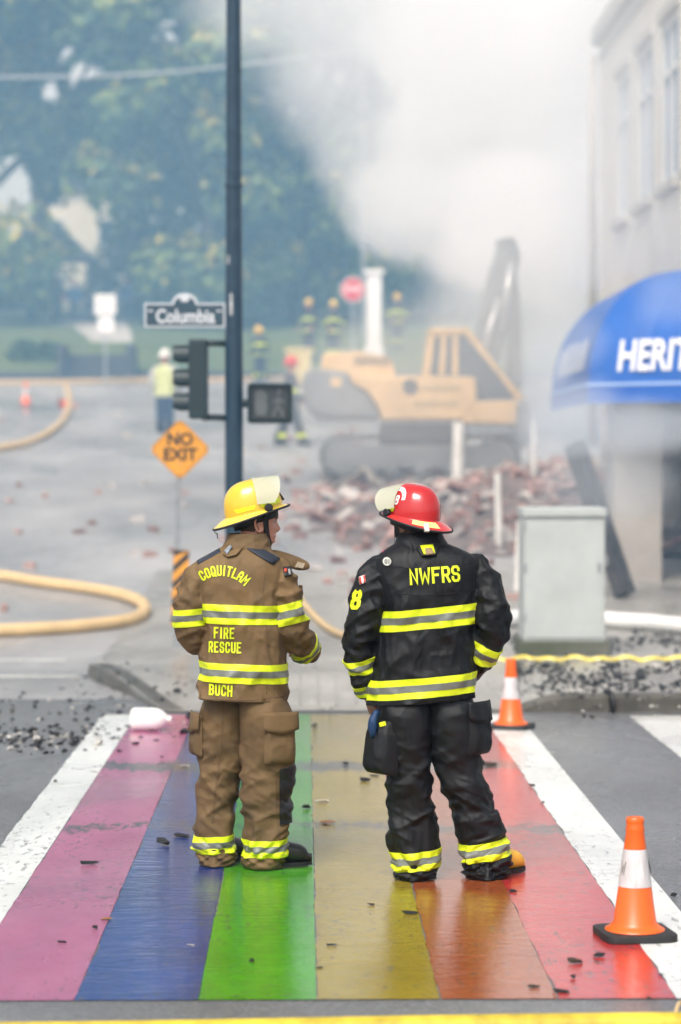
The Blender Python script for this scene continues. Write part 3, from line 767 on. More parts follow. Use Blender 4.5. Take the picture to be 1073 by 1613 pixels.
for txt, zz, sz in (('NO', .095, .165), ('EXIT', -.055, .165)):
    t_ = text_mb(txt, sz, bold=.0055, sx=.98); t_.xf(FACE.to_4x4()); b.add([(x, y - .0065, z + zz) for x, y, z in t_.v], t_.f)
b.build('lettering', m_blk, o, fix=False)
for zz in (.16, -.14):
    b = MB(); b.ball((0, -.006, zz), .009, 8, 6, (1, .4, 1)); b.build('bolt', m_galv, o, smooth=True)
m0, m1 = LN(272, 985), LN(294, 866); mw, mh = .155, m1.z - m0.z
b = MB(); b.box((0, 0, mh / 2), (mw, .006, mh)); mk = b.build('marker_board', m_orange, nx); mk.location = (LN(282, 925).x, -.025, m0.z); mk.rotation_euler = (0, R(2.2), 0)
for k in range(5):
    z = .02 + k * .165; b = MB()
    zz = [z, z + .155, z + .155 + .07, z + .07]
    b.add([(-mw / 2 + .001, -.0045, min(zz[0], mh)), (mw / 2 - .001, -.0045, min(zz[1], mh)), (mw / 2 - .001, -.0045, min(zz[2], mh - .002)), (-mw / 2 + .001, -.0045, min(zz[3], mh - .002))], [(0, 1, 2, 3)])
    b.build('black_stripe', m_blk, mk, fix=False)

# ------------------------------------------------------------------ electrical cabinet
KY = 22.6; k0, k1 = W(823, 1010, KY), W(956, 800, KY); kx = (k0.x + k1.x) / 2; kw = k1.x - k0.x; gz = SW(kx, KY)
cb = empty('electrical_cabinet', (kx, KY, gz), 0, 'pale grey steel electrical cabinet on a mossy concrete plinth by the kerb', 'cabinet')
m_cab = mat('cabinet_grey', (.42, .45, .44), .45, var=.10, vscale=2.5, bump=.04, bscale=8, rvar=.12)
m_plinth = mat('mossy_concrete', (.13, .125, .105), .8, col2=(.045, .06, .022), vscale=4, bump=.6, bscale=25)
ph = k0.z - gz; kh = k1.z - k0.z
b = MB(); b.box((0, .3, ph / 2 - .02), (kw + .06, .72, ph + .04), bev=.015); b.build('plinth', m_plinth, cb)
b = MB(); b.box((0, .3, ph + (kh - .075) / 2), (kw - .03, .6, kh - .075), bev=.008); b.build('body', m_cab, cb)
b = MB(); b.box((0, .3, ph + kh - .04), (kw, .66, .08), bev=.01); b.build('lid', m_cab, cb)
b = MB(); b.box((0, -.004, ph + (kh - .1) / 2), (kw - .07, .012, kh - .16), bev=.004); dr = b.build('door', m_cab, cb)
b = MB(); b.box((kw / 2 - .075, -.02, ph + kh * .56), (.022, .02, .09), bev=.004); b.build('handle', m_galv, dr)
for zz in (.18, .55, .86):
    b = MB(); b.tube([(-kw / 2 + .03, -.01, ph + kh * zz - .04), (-kw / 2 + .03, -.01, ph + kh * zz + .04)], .008, 8); b.build('hinge', m_galv, dr)
b = MB(); b.box((kw / 2 + .012, .12, ph + kh * .6), (.03, .05, .09), bev=.006); b.build('side_latch', m_galv, cb)

# ------------------------------------------------------------------ cones
m_cone = mat('cone_orange', (.82, .12, .008), .38, var=.06, vscale=10, coat=.25, croug=.25)
m_coll = mat('cone_collar', (.72, .70, .71), .45, col2=(.42, .40, .40), vscale=9, stretch=(3, 3, .6))
m_rub = mat('cone_rubber', (.018, .018, .019), .55, bump=.3, bscale=30)
def cone(loc, h, rz, label, group, rot=None, letter=True, base=.285):
    t = empty('traffic_cone', loc, rz, label, 'traffic cone', group)
    if rot: t.rotation_euler = rot
    k = h / .47
    b = MB(); b.box((0, 0, .014 * k), (base * k, base * k, .028 * k)); bm = bmesh.new()
    me = bpy.data.meshes.new('x'); me.from_pydata(b.v, [], b.f); bm.from_mesh(me)
    ve = [e for e in bm.edges if abs(e.verts[0].co.z - e.verts[1].co.z) > .01]
    bmesh.ops.bevel(bm, geom=ve, offset=.045 * k, segments=4, profile=.5, affect='EDGES')
    te = [e for e in bm.edges if all(v.co.z > .02 * k for v in e.verts)]
    bmesh.ops.bevel(bm, geom=te, offset=.006 * k, segments=2, profile=.5, affect='EDGES')
    bm.verts.index_update(); b2 = MB(); b2.add([v.co.copy() for v in bm.verts], [[v.index for v in f.verts] for f in bm.faces]); bm.free(); bpy.data.meshes.remove(me)
    b2.build('rubber_base', m_rub, t, smooth=True, angle=35)
    def rad(z): return (.092 + (.030 - .092) * (z / .45)) * k
    b = MB(); b.lathe([(.118 * k, .029 * k), (.116 * k, .034 * k), (.1 * k, .042 * k), (rad(.06), .06 * k), (rad(.3), .3 * k), (rad(.41), .41 * k), (.036 * k, .415 * k), (.0375 * k, .425 * k), (.033 * k, .435 * k), (.035 * k, .45 * k), (.036 * k, .462 * k), (.032 * k, .468 * k), (.026 * k, .468 * k), (.022 * k, .45 * k)], 36)
    b.build('cone_body', m_cone, t, smooth=True, angle=45)
    b = MB(); b.lathe([(rad(.20) + .0015, .2 * k), (rad(.26) + .002, .26 * k), (rad(.345) + .0015, .345 * k)], 36); cl = b.build('reflective_collar', m_coll, t, smooth=True)
    if letter:
        b = MB()
        for a0 in (-2.75, -.38):
            pts = [(-.16, .30), (-.08, .25), (0, .285), (.08, .25), (.16, .30)]
            for (u0, z0), (u1, z1) in zip(pts, pts[1:]):
                vs = []
                for (u, z) in ((u0, z0), (u1, z1)):
                    for d in (-.006, .006):
                        rr = rad(z) + .004; vs.append((rr * math.cos(a0 + u * 1.3), rr * math.sin(a0 + u * 1.3), (z + d) * k))
                b.add(vs, [(0, 1, 3, 2)])
        b.build('letter_mark', m_blk, cl, fix=False)
    return t
g1 = 'orange cones beside the crosswalk'
q = GP(1000, 1478); cone((q.x, q.y, .006), .50, R(8), 'nearest orange cone with white collar on the white crosswalk line', g1)
q = GP(805, 1148); cone((q.x, q.y, .006), .51, R(-20), 'orange cone with white collar at the far end of the crosswalk', g1)
g2 = 'orange cones up the street'
q = GP(41, 639); cone(q, .62, 0, 'small hazy orange cone standing upright far up the street', g2, letter=False)
q = GP(92, 640); cone((q.x, q.y, q.z + .1), .55, 0, 'orange cone tipped over on its side far up the street', g2, rot=(R(10), R(104), R(15)), letter=False)

# ------------------------------------------------------------------ hoses and tape
m_hose = mat('hose_tan', (.62, .44, .22), .6, var=.14, vscale=5, bump=.25, bscale=90)
m_hosew = mat('hose_white', (.75, .75, .73), .6, var=.12, vscale=6, bump=.2, bscale=60)
m_hosey = mat('hose_yellow', (.58, .43, .03), .5, var=.4, vscale=7, bump=.35, bscale=70)
def hose(pix, r, m, name, label, cat, hf=H, n=10, seg=14, flat=1.0):
    pts = []
    for (px, py) in pix:
        g = GP(px, py, hf); pts.append(Vector((g.x, g.y, hf(g.x, g.y) + r * flat)))
    pth = smooth_path(pts, n)
    pth = [Vector((p.x, p.y, max(p.z, hf(p.x, p.y) + r * flat))) for p in pth]
    b = MB(); b.tube(pth, r, seg); return tag(b.build(name, m, smooth=True, angle=60), label, cat)
hose([(-60, 912), (0, 916), (60, 926), (140, 937), (200, 949), (228, 966), (214, 984), (150, 995), (60, 1002), (-60, 1006)], .072, m_hose, 'fire_hose', 'thick tan supply hose curving in a loop on the road at left', 'hose')
hose([(-40, 716), (0, 711), (50, 700), (88, 678), (108, 650), (108, 625), (104, 612)], .075, m_hose, 'fire_hose', 'tan hose curving up the hill past the small cones', 'hose')
hose([(465, 935), (480, 958), (505, 985), (530, 1002), (560, 1012)], .035, m_hose, 'fire_hose', 'thin yellow hose running between the two firefighters', 'hose', hf=SW)
hose([(780, 992), (830, 985), (900, 985), (980, 991), (1030, 994), (1120, 1004)], .085, m_hosew, 'fire_hose', 'white hose lying across the pavement behind the cabinet', 'hose', hf=SW)
hose([(560, 596), (300, 602), (240, 601), (120, 604), (-60, 607)], .06, m_hose, 'fire_hose', 'pale hose stretched along the foot of the dark wall', 'hose')
b = MB(); hp = [Vector((x, 8.20 + .045 * x + .012 * math.sin(x * 2.3), .047)) for x in np.linspace(-2.2, 2.4, 60)]
b.tube(hp, .043, 20); hz = tag(b.build('fire_hose', m_hosey, smooth=True), 'scuffed yellow hose across the near end of the crosswalk', 'hose')
b = MB(); q = W(1040, 1598, 8.5); b.tube(smooth_path([(q.x - .02, 8.32, .012), (q.x + .02, 8.33, .05), (q.x + .05, 8.38, .096), (q.x + .09, 8.45, .05), (q.x + .1, 8.52, .006)], 5), .006, 8); b.build('tie', m_hose, hz, smooth=True)
m_tape = mat('caution_tape', (.80, .66, .12), .4)
b = MB(); pts = []
for k in range(40):
    px = 770 + k * 8.6; g = GP(px, 1043 + 1.4 * math.sin(k * .7) - .00 * k, SW); pts.append((g.x, g.y - .02, SW(g.x, g.y) + .02 + .012 * math.sin(k * 1.3)))
for p in pts: b.v += [p, (p[0], p[1] + .015, p[2] + .03)]
b.f = [(2 * i, 2 * i + 1, 2 * i + 3, 2 * i + 2) for i in range(39)]; b.mi = [0] * 39
tag(b.build('caution_tape', m_tape, smooth=True), 'yellow caution tape trailing along the ground in front of the cabinet', 'tape')
# overhead cable
b = MB(); a, m_, c = W(-60, 122, 62), W(250, 115, 60), W(640, 70, 58); b.tube(smooth_path([a, m_, c], 10), .022, 8)
tag(b.build('overhead_cable', mat('cable_pale', (.5, .52, .54), .6)), 'thin pale cable strung across the upper left in front of the trees', 'cable')

# ------------------------------------------------------------------ plastic jug
g = GP(238, 1152); jg = empty('plastic_jug', (g.x, g.y, .004), R(-4), 'empty white plastic jug lying on its side on the crosswalk', 'jug')
m_jug = mat('jug_plastic', (.80, .81, .79), .35, coat=.2)
m_jug.node_tree.nodes['Principled BSDF'].inputs['Subsurface Weight'].default_value = .5
b = MB(); rr = [(-.15, .0), (-.148, .05), (-.14, .074), (-.12, .083), (-.06, .084), (0, .084), (.045, .08), (.085, .062), (.112, .038), (.122, .024), (.13, .021), (.137, .021), (.139, .026), (.15, .026), (.152, .0)]
vs = []; seg = 24
for (x, r) in rr:
    for k in range(seg):
        a = 2 * math.pi * k / seg; e = .82 if r > .05 else 1
        cc, ss = math.cos(a), math.sin(a); cc = math.copysign(abs(cc) ** e, cc); ss = math.copysign(abs(ss) ** e, ss)
        rib = 1 + .015 * math.sin(x * 150) * (r > .07)
        vs.append((x, r * cc * rib, .082 + r * ss * rib))
b.add(vs, [(i * seg + k, i * seg + (k + 1) % seg, (i + 1) * seg + (k + 1) % seg, (i + 1) * seg + k) for i in range(len(rr) - 1) for k in range(seg)])
b.build('body', m_jug, jg, smooth=True, angle=50)
b = MB(); b.tube(smooth_path([(-.02, .075, .10), (-.01, .115, .105), (.05, .105, .1), (.09, .045, .09)], 5), .012, 10); b.build('handle', m_jug, jg, smooth=True)

# ------------------------------------------------------------------ stop sign, no-parking sign, pillar, utility pole, bin
def sign_post(name, px, pyb, Y, label, cat, hf):
    p = W(px, pyb, Y); z0 = hf(p.x, Y); return empty(name, (p.x, Y, z0), 0, label, cat), z0
t, z0 = sign_post('stop_sign', 556, 560, 76, 'hazy red octagonal stop sign on a thin post up the hill', 'sign', HL)
c = W(556, 456, 76).z - z0
b = MB(); b.box((0, .03, c / 2 + .2), (.07, .05, c + .4)); b.build('post', m_galv, t)
def octo(r): return [(r * math.cos(R(22.5 + 45 * k)), c + r * math.sin(R(22.5 + 45 * k))) for k in range(8)]
b = MB(); b.prism(octo(.40), -.004, .004); pn_ = b.build('border', m_whitel, t)
b = MB(); b.prism(octo(.37), -.009, -.005); b.build('face', mat('stop_red', (.55, .02, .025), .5), pn_)
t_ = text_mb('STOP', .27, bold=.008, sx=.8); t_.xf(FACE.to_4x4()); t_.v = [(x, y - .0115, z + c) for x, y, z in t_.v]; t_.build('lettering', m_whitel, pn_, fix=False)
t, z0 = sign_post('parking_sign', 166, 596, 72, 'white rectangular parking sign on a thin post in front of the steps', 'sign', H)
ca, cb_ = W(150, 523, 72), W(183, 464, 72)
b = MB(); b.box((0, .03, (cb_.z - z0) / 2), (.06, .05, cb_.z - z0)); b.build('post', m_galv, t)
b = MB(); hz_ = (cb_.z - ca.z)
b.box((0, -.01, cb_.z - z0 - hz_ * .27), (.62, .012, hz_ * .54)); pl = b.build('panel', m_whitel, t)
b = MB(); b.box((.02, -.01, ca.z - z0 + hz_ * .2), (.45, .012, hz_ * .4)); b.build('lower_panel', m_whitel, t)
b = MB(); n = 24; zc = cb_.z - z0 - hz_ * .27
b.add([(r * math.cos(6.2832 * k / n), -.019, zc + r * math.sin(6.2832 * k / n)) for k in range(n) for r in (.13, .18)], [(2 * k, 2 * k + 1, (2 * k + 3) % (2 * n), (2 * k + 2) % (2 * n)) for k in range(n)])
b.build('roundel', mat('sign_green_grey', (.3, .38, .36), .5), pl, fix=False)
t, z0 = sign_post('white_pillar', 589, 562, 78, 'pale square pillar standing beside the stop sign', 'pillar', HL)
c = W(589, 432, 78).z - z0
b = MB(); b.box((0, 0, c / 2), (.46, .46, c)); 
for s in (-.12, 0, .12): b.box((s, -.24, c / 2), (.06, .04, c - .3))
b.build('shaft', m_whitel, t); b = MB(); b.box((0, 0, c + .06), (.62, .62, .14), bev=.02); b.build('cap', m_whitel, t); b = MB(); b.box((0, 0, .12), (.62, .62, .3), bev=.02); b.build('base', m_whitel, t)
t, z0 = sign_post('utility_pole', 572, 560, 86, 'slender pale utility pole rising into the smoke behind the stop sign', 'utility pole', HL)
b = MB(); b.lathe([(.08, 0), (.05, 11.5), (0, 11.52)], 12); b.build('shaft', m_galv, t, smooth=True, angle=40)
b = MB(); b.box((0, 0, 10.6), (1.3, .1, .1)); b.build('crossarm', m_galv, t)
t, z0 = sign_post('refuse_bin', 471, 600, 72, 'pale yellow wheeled bin standing up the street behind the digger', 'bin', H)
m_bin = mat('bin_yellow', (.62, .5, .2), .6)
b = MB(); b.add([(-.30, -.3, .06), (.30, -.3, .06), (.30, .3, .06), (-.30, .3, .06), (-.38, -.38, 1.0), (.38, -.38, 1.0), (.38, .38, 1.0), (-.38, .38, 1.0)], [(0, 1, 2, 3), (4, 5, 6, 7), (0, 1, 5, 4), (1, 2, 6, 5), (2, 3, 7, 6), (3, 0, 4, 7)]); b.build('body', m_bin, t)
b = MB(); b.box((0, 0, 1.05), (.86, .84, .09), bev=.03); b.build('lid', m_bin, t)
for s in (-1, 1):
    b = MB(); b.lathe([(.0, -.03), (.1, -.03), (.1, .03), (0, .03)], 14, Matrix.Translation((s * .36, .3, .1)) @ Matrix.Rotation(R(90), 4, 'Y')); b.build('wheel', m_blk, t)
# ------------------------------------------------------------------ people: cloth helpers
def gsm(a, k):
    a = np.asarray(a, float)
    if k < 1: return a
    w = np.exp(-.5 * (np.arange(-3 * k, 3 * k + 1) / k) ** 2); w /= w.sum()
    p = np.concatenate([2 * a[0] - a[1:3 * k + 1][::-1] if len(a) > 3 * k else np.repeat(a[0], 3 * k), a, 2 * a[-1] - a[-3 * k - 1:-1][::-1] if len(a) > 3 * k else np.repeat(a[-1], 3 * k)])
    return np.convolve(p, w, 'valid')
def folds(p, seed, f=(5.0, 5.0, 11.0), tilt=.5, sharp=1.0):
    """cloth creases: two families of slanted ridges, about -1..1"""
    x, y, z = p
    w = noise.noise(Vector((x * 3 + seed, y * 3, z * 3))) * .35
    a = noise.noise(Vector((x * f[0] + seed * 3.7 + w, y * f[1], (z + tilt * x) * f[2] + w * 2)))
    b = noise.noise(Vector((x * f[0] * 1.1 - seed * 1.9, y * f[1] - w, (z - tilt * .9 * x) * f[2] * 1.25 + w)))
    c = noise.noise(Vector((x * 17 + seed, y * 17, z * 26)))
    ra = 1 - abs(a) * 3.6; rb = 1 - abs(b) * 3.6
    e = 1 - abs(noise.noise(Vector((x * f[0] * 2.6 + seed, y * f[1] * 2.6 + w, (z + .8 * tilt * x) * f[2] * 2.2)))) * 3.4
    return .6 * max(ra, -.7) * sharp + .5 * max(rb, -.7) * sharp + .26 * max(e, -.5) + .15 * c
def loft(sec, nring, nseg, fold=None, amp=0.0, smooth=4, expo=2.4, close_top=False, rot=0.0):
    """sec rows: z, xl, xr, yc, hd ; horizontal rings from first to last"""
    sec = sorted(sec, key=lambda s: s[0]); z = np.array([s[0] for s in sec]); zz = np.linspace(z[0], z[-1], nring)
    cols = [gsm(np.interp(zz, z, [s[k] for s in sec]), smooth) for k in (1, 2, 3, 4)]
    b = MB()
    for i in range(nring):
        xl, xr, yc, hd = (c[i] for c in cols); xc = (xl + xr) / 2; hw = (xr - xl) / 2
        for k in range(nseg):
            a = 2 * math.pi * k / nseg; c, s = math.cos(a), math.sin(a)
            cx = math.copysign(abs(c) ** (2 / expo), c); sy = math.copysign(abs(s) ** (2 / expo), s)
            p = Vector((xc + hw * cx, yc + hd * sy, zz[i]))
            if fold:
                am = amp(zz[i]) if callable(amp) else amp
                p += Vector((c, s, 0)) * (fold(p) * am)
            b.v.append(tuple(p))
    b.f = [(i * nseg + k, i * nseg + (k + 1) % nseg, (i + 1) * nseg + (k + 1) % nseg, (i + 1) * nseg + k) for i in range(nring - 1) for k in range(nseg)]
    if close_top: b.f.append(tuple((nring - 1) * nseg + k for k in range(nseg)))
    b.mi = [0] * len(b.f); return b
def sleeve(pts, rads, n, seg, fold, amp, up=(0, 0, 1), squash=1.0):
    """tube with creases along a bent arm; returns builder and the sampled path"""
    P = smooth_path(pts, n); tt = np.linspace(0, len(pts) - 1, len(P)); rr = gsm(np.interp(tt, range(len(rads)), rads), 2)
    b = MB(); u = None; N = len(P)
    for i, p in enumerate(P):
        t = (P[min(i + 1, N - 1)] - P[max(i - 1, 0)]).normalized()
        if u is None: u = t.orthogonal().normalized()
        u = (u - t * u.dot(t)).normalized(); w = t.cross(u)
        for k in range(seg):
            a = 2 * math.pi * k / seg; d = u * math.cos(a) + w * math.sin(a); q = p + d * rr[i]
            am = amp(i / N) if callable(amp) else amp
            b.v.append(tuple(q + d * fold(q) * am))
    b.f = [(i * seg + k, i * seg + (k + 1) % seg, (i + 1) * seg + (k + 1) % seg, (i + 1) * seg + k) for i in range(N - 1) for k in range(seg)]
    b.f.append(tuple(range(seg))[::-1]); b.f.append(tuple((N - 1) * seg + k for k in range(seg)))
    b.mi = [0] * len(b.f); return b, P
def slab(src, cuts, off, name, m, parent, smooth=True, thick=True):
    """band that hugs a cloth surface: the part of src between planes, lifted by off. cuts: (point, normal) keep the normal side"""
    me = bpy.data.meshes.new('x'); me.from_pydata(src.v, [], src.f); bm = bmesh.new(); bm.from_mesh(me); bpy.data.meshes.remove(me)
    bmesh.ops.remove_doubles(bm, verts=bm.verts, dist=1e-5); bmesh.ops.recalc_face_normals(bm, faces=bm.faces)
    for (p, n) in cuts:
        bmesh.ops.bisect_plane(bm, geom=bm.verts[:] + bm.edges[:] + bm.faces[:], dist=1e-5, plane_co=p, plane_no=n, clear_inner=True)
    big = [f for f in bm.faces if len(f.verts) > 8]; bmesh.ops.delete(bm, geom=big, context='FACES_ONLY')
    bm.normal_update()
    nr = {v: v.normal.copy() for v in bm.verts}
    for v in bm.verts: v.co += nr[v] * off
    if thick:
        ed = [e for e in bm.edges if e.is_boundary]
        r = bmesh.ops.extrude_edge_only(bm, edges=ed); nv = [g for g in r['geom'] if isinstance(g, bmesh.types.BMVert)]
        src_n = {}
        bm.verts.index_update()
        for v in nv:
            q = min((o for e in v.link_edges for o in e.verts if o is not v and o in nr), key=lambda o: (o.co - v.co).length, default=None)
            if q: v.co = q.co - nr[q] * (off * 1.6)
    b = MB(); bm.verts.index_update(); b.add([v.co.copy() for v in bm.verts], [[v.index for v in f.verts] for f in bm.faces]); bm.free()
    if not b.f: return None
    return b.build(name, m, parent, smooth=smooth, angle=50)
def reflective(src, p, n, w, parent, extra=(), off=.003):
    """lime band with a silver stripe down its middle, square to n at p"""
    p, n = Vector(p), Vector(n).normalized()
    o = slab(src, [(p - n * w / 2, n), (p + n * w / 2, -n)] + list(extra), off, 'reflective_band', M_LIME, parent)
    if o: slab(src, [(p - n * w * .17, n), (p + n * w * .17, -n)] + list(extra), off + .002, 'silver_stripe', M_SILV, o)
    return o
def project(items, bvh, name, m, parent, off=.004, dirv=Vector((0, 1, 0)), org=-3.0, frame=None):
    """press flat letters onto a cloth surface"""
    b = MB()
    for (vv, fs, lay) in items:
        vs = []; ok = True
        for (u, w) in vv:
            o_ = Vector((u, org, w)) if frame is None else frame @ Vector((u, org, w))
            dv = dirv if frame is None else (frame.to_3x3() @ Vector((0, 1, 0)))
            h = bvh.ray_cast(o_, dv)
            if h[0] is None: ok = False; break
            vs.append(h[0] - dv * (off + lay * .0006))
        if ok: b.add(vs, fs)
    return b.build(name, m, parent, fix=False)
def bvh_of(*bs):
    v, f = [], []
    for b in bs:
        o = len(v); v += [Vector(q) for q in b.v]; f += [tuple(i + o for i in q) for q in b.f]
    return BVHTree.FromPolygons(v, f)
def joined(*bs):
    b = MB()
    for q in bs: b.add(q.v, q.f)
    return b

M_LIME = mat('lime_band', (.70, .82, .010), .5, var=.14, vscale=7, detail=8, bump=.15, bscale=160)
M_SILV = mat('silver_band', (.15, .16, .14), .4, var=.22, vscale=10, bump=.1, bscale=120)
M_TAN = mat('turnout_tan', (.145, .088, .036), .78, var=.42, vscale=4, bump=.25, bscale=240, detail=8, wrinkle=.8)
M_TAN2 = mat('turnout_tan_dark', (.128, .077, .031), .8, var=.4, vscale=4.5, bump=.25, bscale=240, detail=8, wrinkle=.8)
M_BLK = mat('turnout_black', (.0045, .0047, .006), .52, spec=.3, var=.3, vscale=5, bump=.22, bscale=260, detail=8, wrinkle=.85)
M_BLK2 = mat('turnout_black_soft', (.0065, .0066, .008), .55, spec=.3, var=.3, vscale=6, bump=.2, bscale=240, wrinkle=.85)
M_NAVY = mat('shoulder_navy', (.018, .024, .038), .55, var=.2, vscale=9, bump=.1, bscale=200)
M_SKIN = mat('skin', (.62, .33, .23), .5, col2=(.54, .24, .16), vscale=14, bump=.06, bscale=120)
M_SKIN.node_tree.nodes['Principled BSDF'].inputs['Subsurface Weight'].default_value = .12
M_SKIN.node_tree.nodes['Principled BSDF'].inputs['Subsurface Radius'].default_value = (.01, .004, .002)
M_SKIN2 = mat('skin_tanned', (.30, .155, .10), .5, col2=(.24, .11, .07), vscale=14, bump=.06, bscale=120)
M_HAIR = mat('hair_dark', (.03, .02, .015), .7, var=.4, vscale=60, bump=.5, bscale=200)
M_RUB = mat('boot_rubber', (.012, .012, .013), .35, var=.2, vscale=10, rvar=.1)
M_STRAP = mat('strap_black', (.01, .01, .012), .6)
M_SEAM = mat('seam_thread', (.12, .072, .035), .8)

def head_mb(forward, seed=0, res=1.0):
    """head with face: local +x forward, origin between the ears at eye level"""
    zs = np.linspace(-.122, .122, 60)
    key = [-.122, -.112, -.1, -.088, -.08, -.07, -.063, -.055, -.045, -.03, -.01, .0, .012, .025, .06, .09, .11, .122]
    xf = np.interp(zs, key, [.045, .068, .084, .082, .079, .085, .083, .083, .083, .083, .081, .080, .087, .091, .084, .06, .03, .0])
    xb = np.interp(zs, key, [.0, .02, .05, .06, .068, .075, .08, .084, .088, .092, .096, .098, .1, .102, .096, .075, .045, .0])
    hw = np.interp(zs, key, [.02, .036, .05, .058, .061, .064, .066, .067, .069, .071, .074, .075, .076, .077, .074, .058, .035, .0])
    b = MB(); seg = 72
    for i, z in enumerate(zs):
        for k in range(seg):
            a = 2 * math.pi * k / seg - math.pi; c, s = math.cos(a), math.sin(a)
            l = xf[i] if c > 0 else xb[i]
            x, y = l * math.copysign(abs(c) ** .85, c), hw[i] * math.copysign(abs(s) ** .95, s)
            g = lambda yc, w, zc, h: math.exp(-((y - yc) / w) ** 2 - ((z - zc) / h) ** 2)
            if c > 0:
                x += .027 * math.exp(-(y / .013) ** 2) * max(0, 1 - abs(z + .034) / .034 if z < -.034 + .0 else max(0, 1 - (z + .034) / .05)) ** .8 * (1 if z > -.05 else max(0, (z + .058) / .008))
                x += .008 * (g(.013, .007, -.040, .008) + g(-.013, .007, -.040, .008))
                x -= .010 * (g(.031, .016, .0, .011) + g(-.031, .016, .0, .011))
                x += .006 * (g(.028, .022, .02, .007) + g(-.028, .022, .02, .007))
                x += .007 * math.exp(-(y / .022) ** 2) * (math.exp(-((z + .066) / .0045) ** 2) + math.exp(-((z + .078) / .005) ** 2)) - .004 * math.exp(-(y / .024) ** 2 - ((z + .072) / .0022) ** 2)
                y += math.copysign(.004, s) * g(math.copysign(.045, s), .02, -.028, .015)
            b.v.append((x, y, z))
    n = len(zs)
    b.f = [(i * seg + k, i * seg + (k + 1) % seg, (i + 1) * seg + (k + 1) % seg, (i + 1) * seg + k) for i in range(n - 1) for k in range(seg)] + [tuple(range(seg))[::-1], tuple((n - 1) * seg + k for k in range(seg))]
    b.mi = [0] * len(b.f)
    return b
def ear_mb(side):
    b = MB(); pts = []
    for k in range(15):
        t = 2 * math.pi * k / 14; pts.append((-.012 + .020 * math.cos(t) - .006 * math.sin(t), side * (.080 + .011 * (math.cos(t) < .2)), -.018 + .034 * math.sin(t)))
    b.tube(pts, .0062, 8); b.ball((-.010, side * .077, -.016), .02, 10, 8, (.75, .3, 1.25)); b.ball((-.004, side * .08, -.043), .008, 8, 6)
    return b
def hand_mb(wrist, dirv, palm_n, curl=.6, side=1):
    """palm and five bent fingers; dirv along the hand, palm_n out of the palm"""
    d = Vector(dirv).normalized(); n = Vector(palm_n); n = (n - d * n.dot(d)).normalized(); s = d.cross(n) * side
    w = Vector(wrist); b = MB()
    b.tube([w - d * .06, w, w + d * .03, w + d * .06, w + d * .095], [.028, .029, .034, .038, .034], 12)
    b.tube([w + d * .02 + s * .022, w + d * .055 + s * .026, w + d * .09 + s * .026], [.02, .021, .018], 10); b.tube([w + d * .02 - s * .022, w + d * .055 - s * .026, w + d * .085 - s * .026], [.02, .021, .017], 10)
    for k, (o, l) in enumerate(((.031, .072), (.011, .082), (-.010, .077), (-.030, .06))):
        p = w + d * .088 + s * o; pts = [p]; dd = d.copy()
        for seg_, f in enumerate((.45, .32, .23)):
            dd = (Matrix.Rotation(curl * (.7 + .25 * seg_) * 1, 3, s * side if False else dd.cross(n)) @ dd); pts.append(pts[-1] + dd * l * f)
        b.tube(pts, [.0098, .0095, .0085, .0065], 8)
    p = w + d * .03 + s * .036; dd = (d * .6 + s * .8 + n * .25).normalized(); pts = [p - dd * .015, p + dd * .02]
    dd2 = (d * .95 + s * .1 + n * .45).normalized(); pts += [pts[-1] + dd2 * .03, pts[-1] + dd2 * .055]
    b.tube(pts, [.016, .0135, .011, .008], 8)
    return b
def remeshed(b, vox, name, m, parent, it=2):
    me = bpy.data.meshes.new('x'); me.from_pydata(b.v, [], b.f); bm = bmesh.new(); bm.from_mesh(me); bmesh.ops.recalc_face_normals(bm, faces=bm.faces); bm.to_mesh(me); bm.free()
    o = bpy.data.objects.new('x', me); C.objects.link(o)
    md = o.modifiers.new('r', 'REMESH'); md.mode = 'VOXEL'; md.voxel_size = vox; sm_ = o.modifiers.new('s', 'SMOOTH'); sm_.iterations = it; sm_.factor = .5
    dg = bpy.context.evaluated_depsgraph_get(); ne = bpy.data.meshes.new_from_object(o.evaluated_get(dg)); bpy.data.objects.remove(o)
    ne.name = name; ne.materials.clear(); ne.materials.append(m); ne.polygons.foreach_set('use_smooth', [True] * len(ne.polygons))
    r = bpy.data.objects.new(name, ne); C.objects.link(r); r.parent = parent; return r

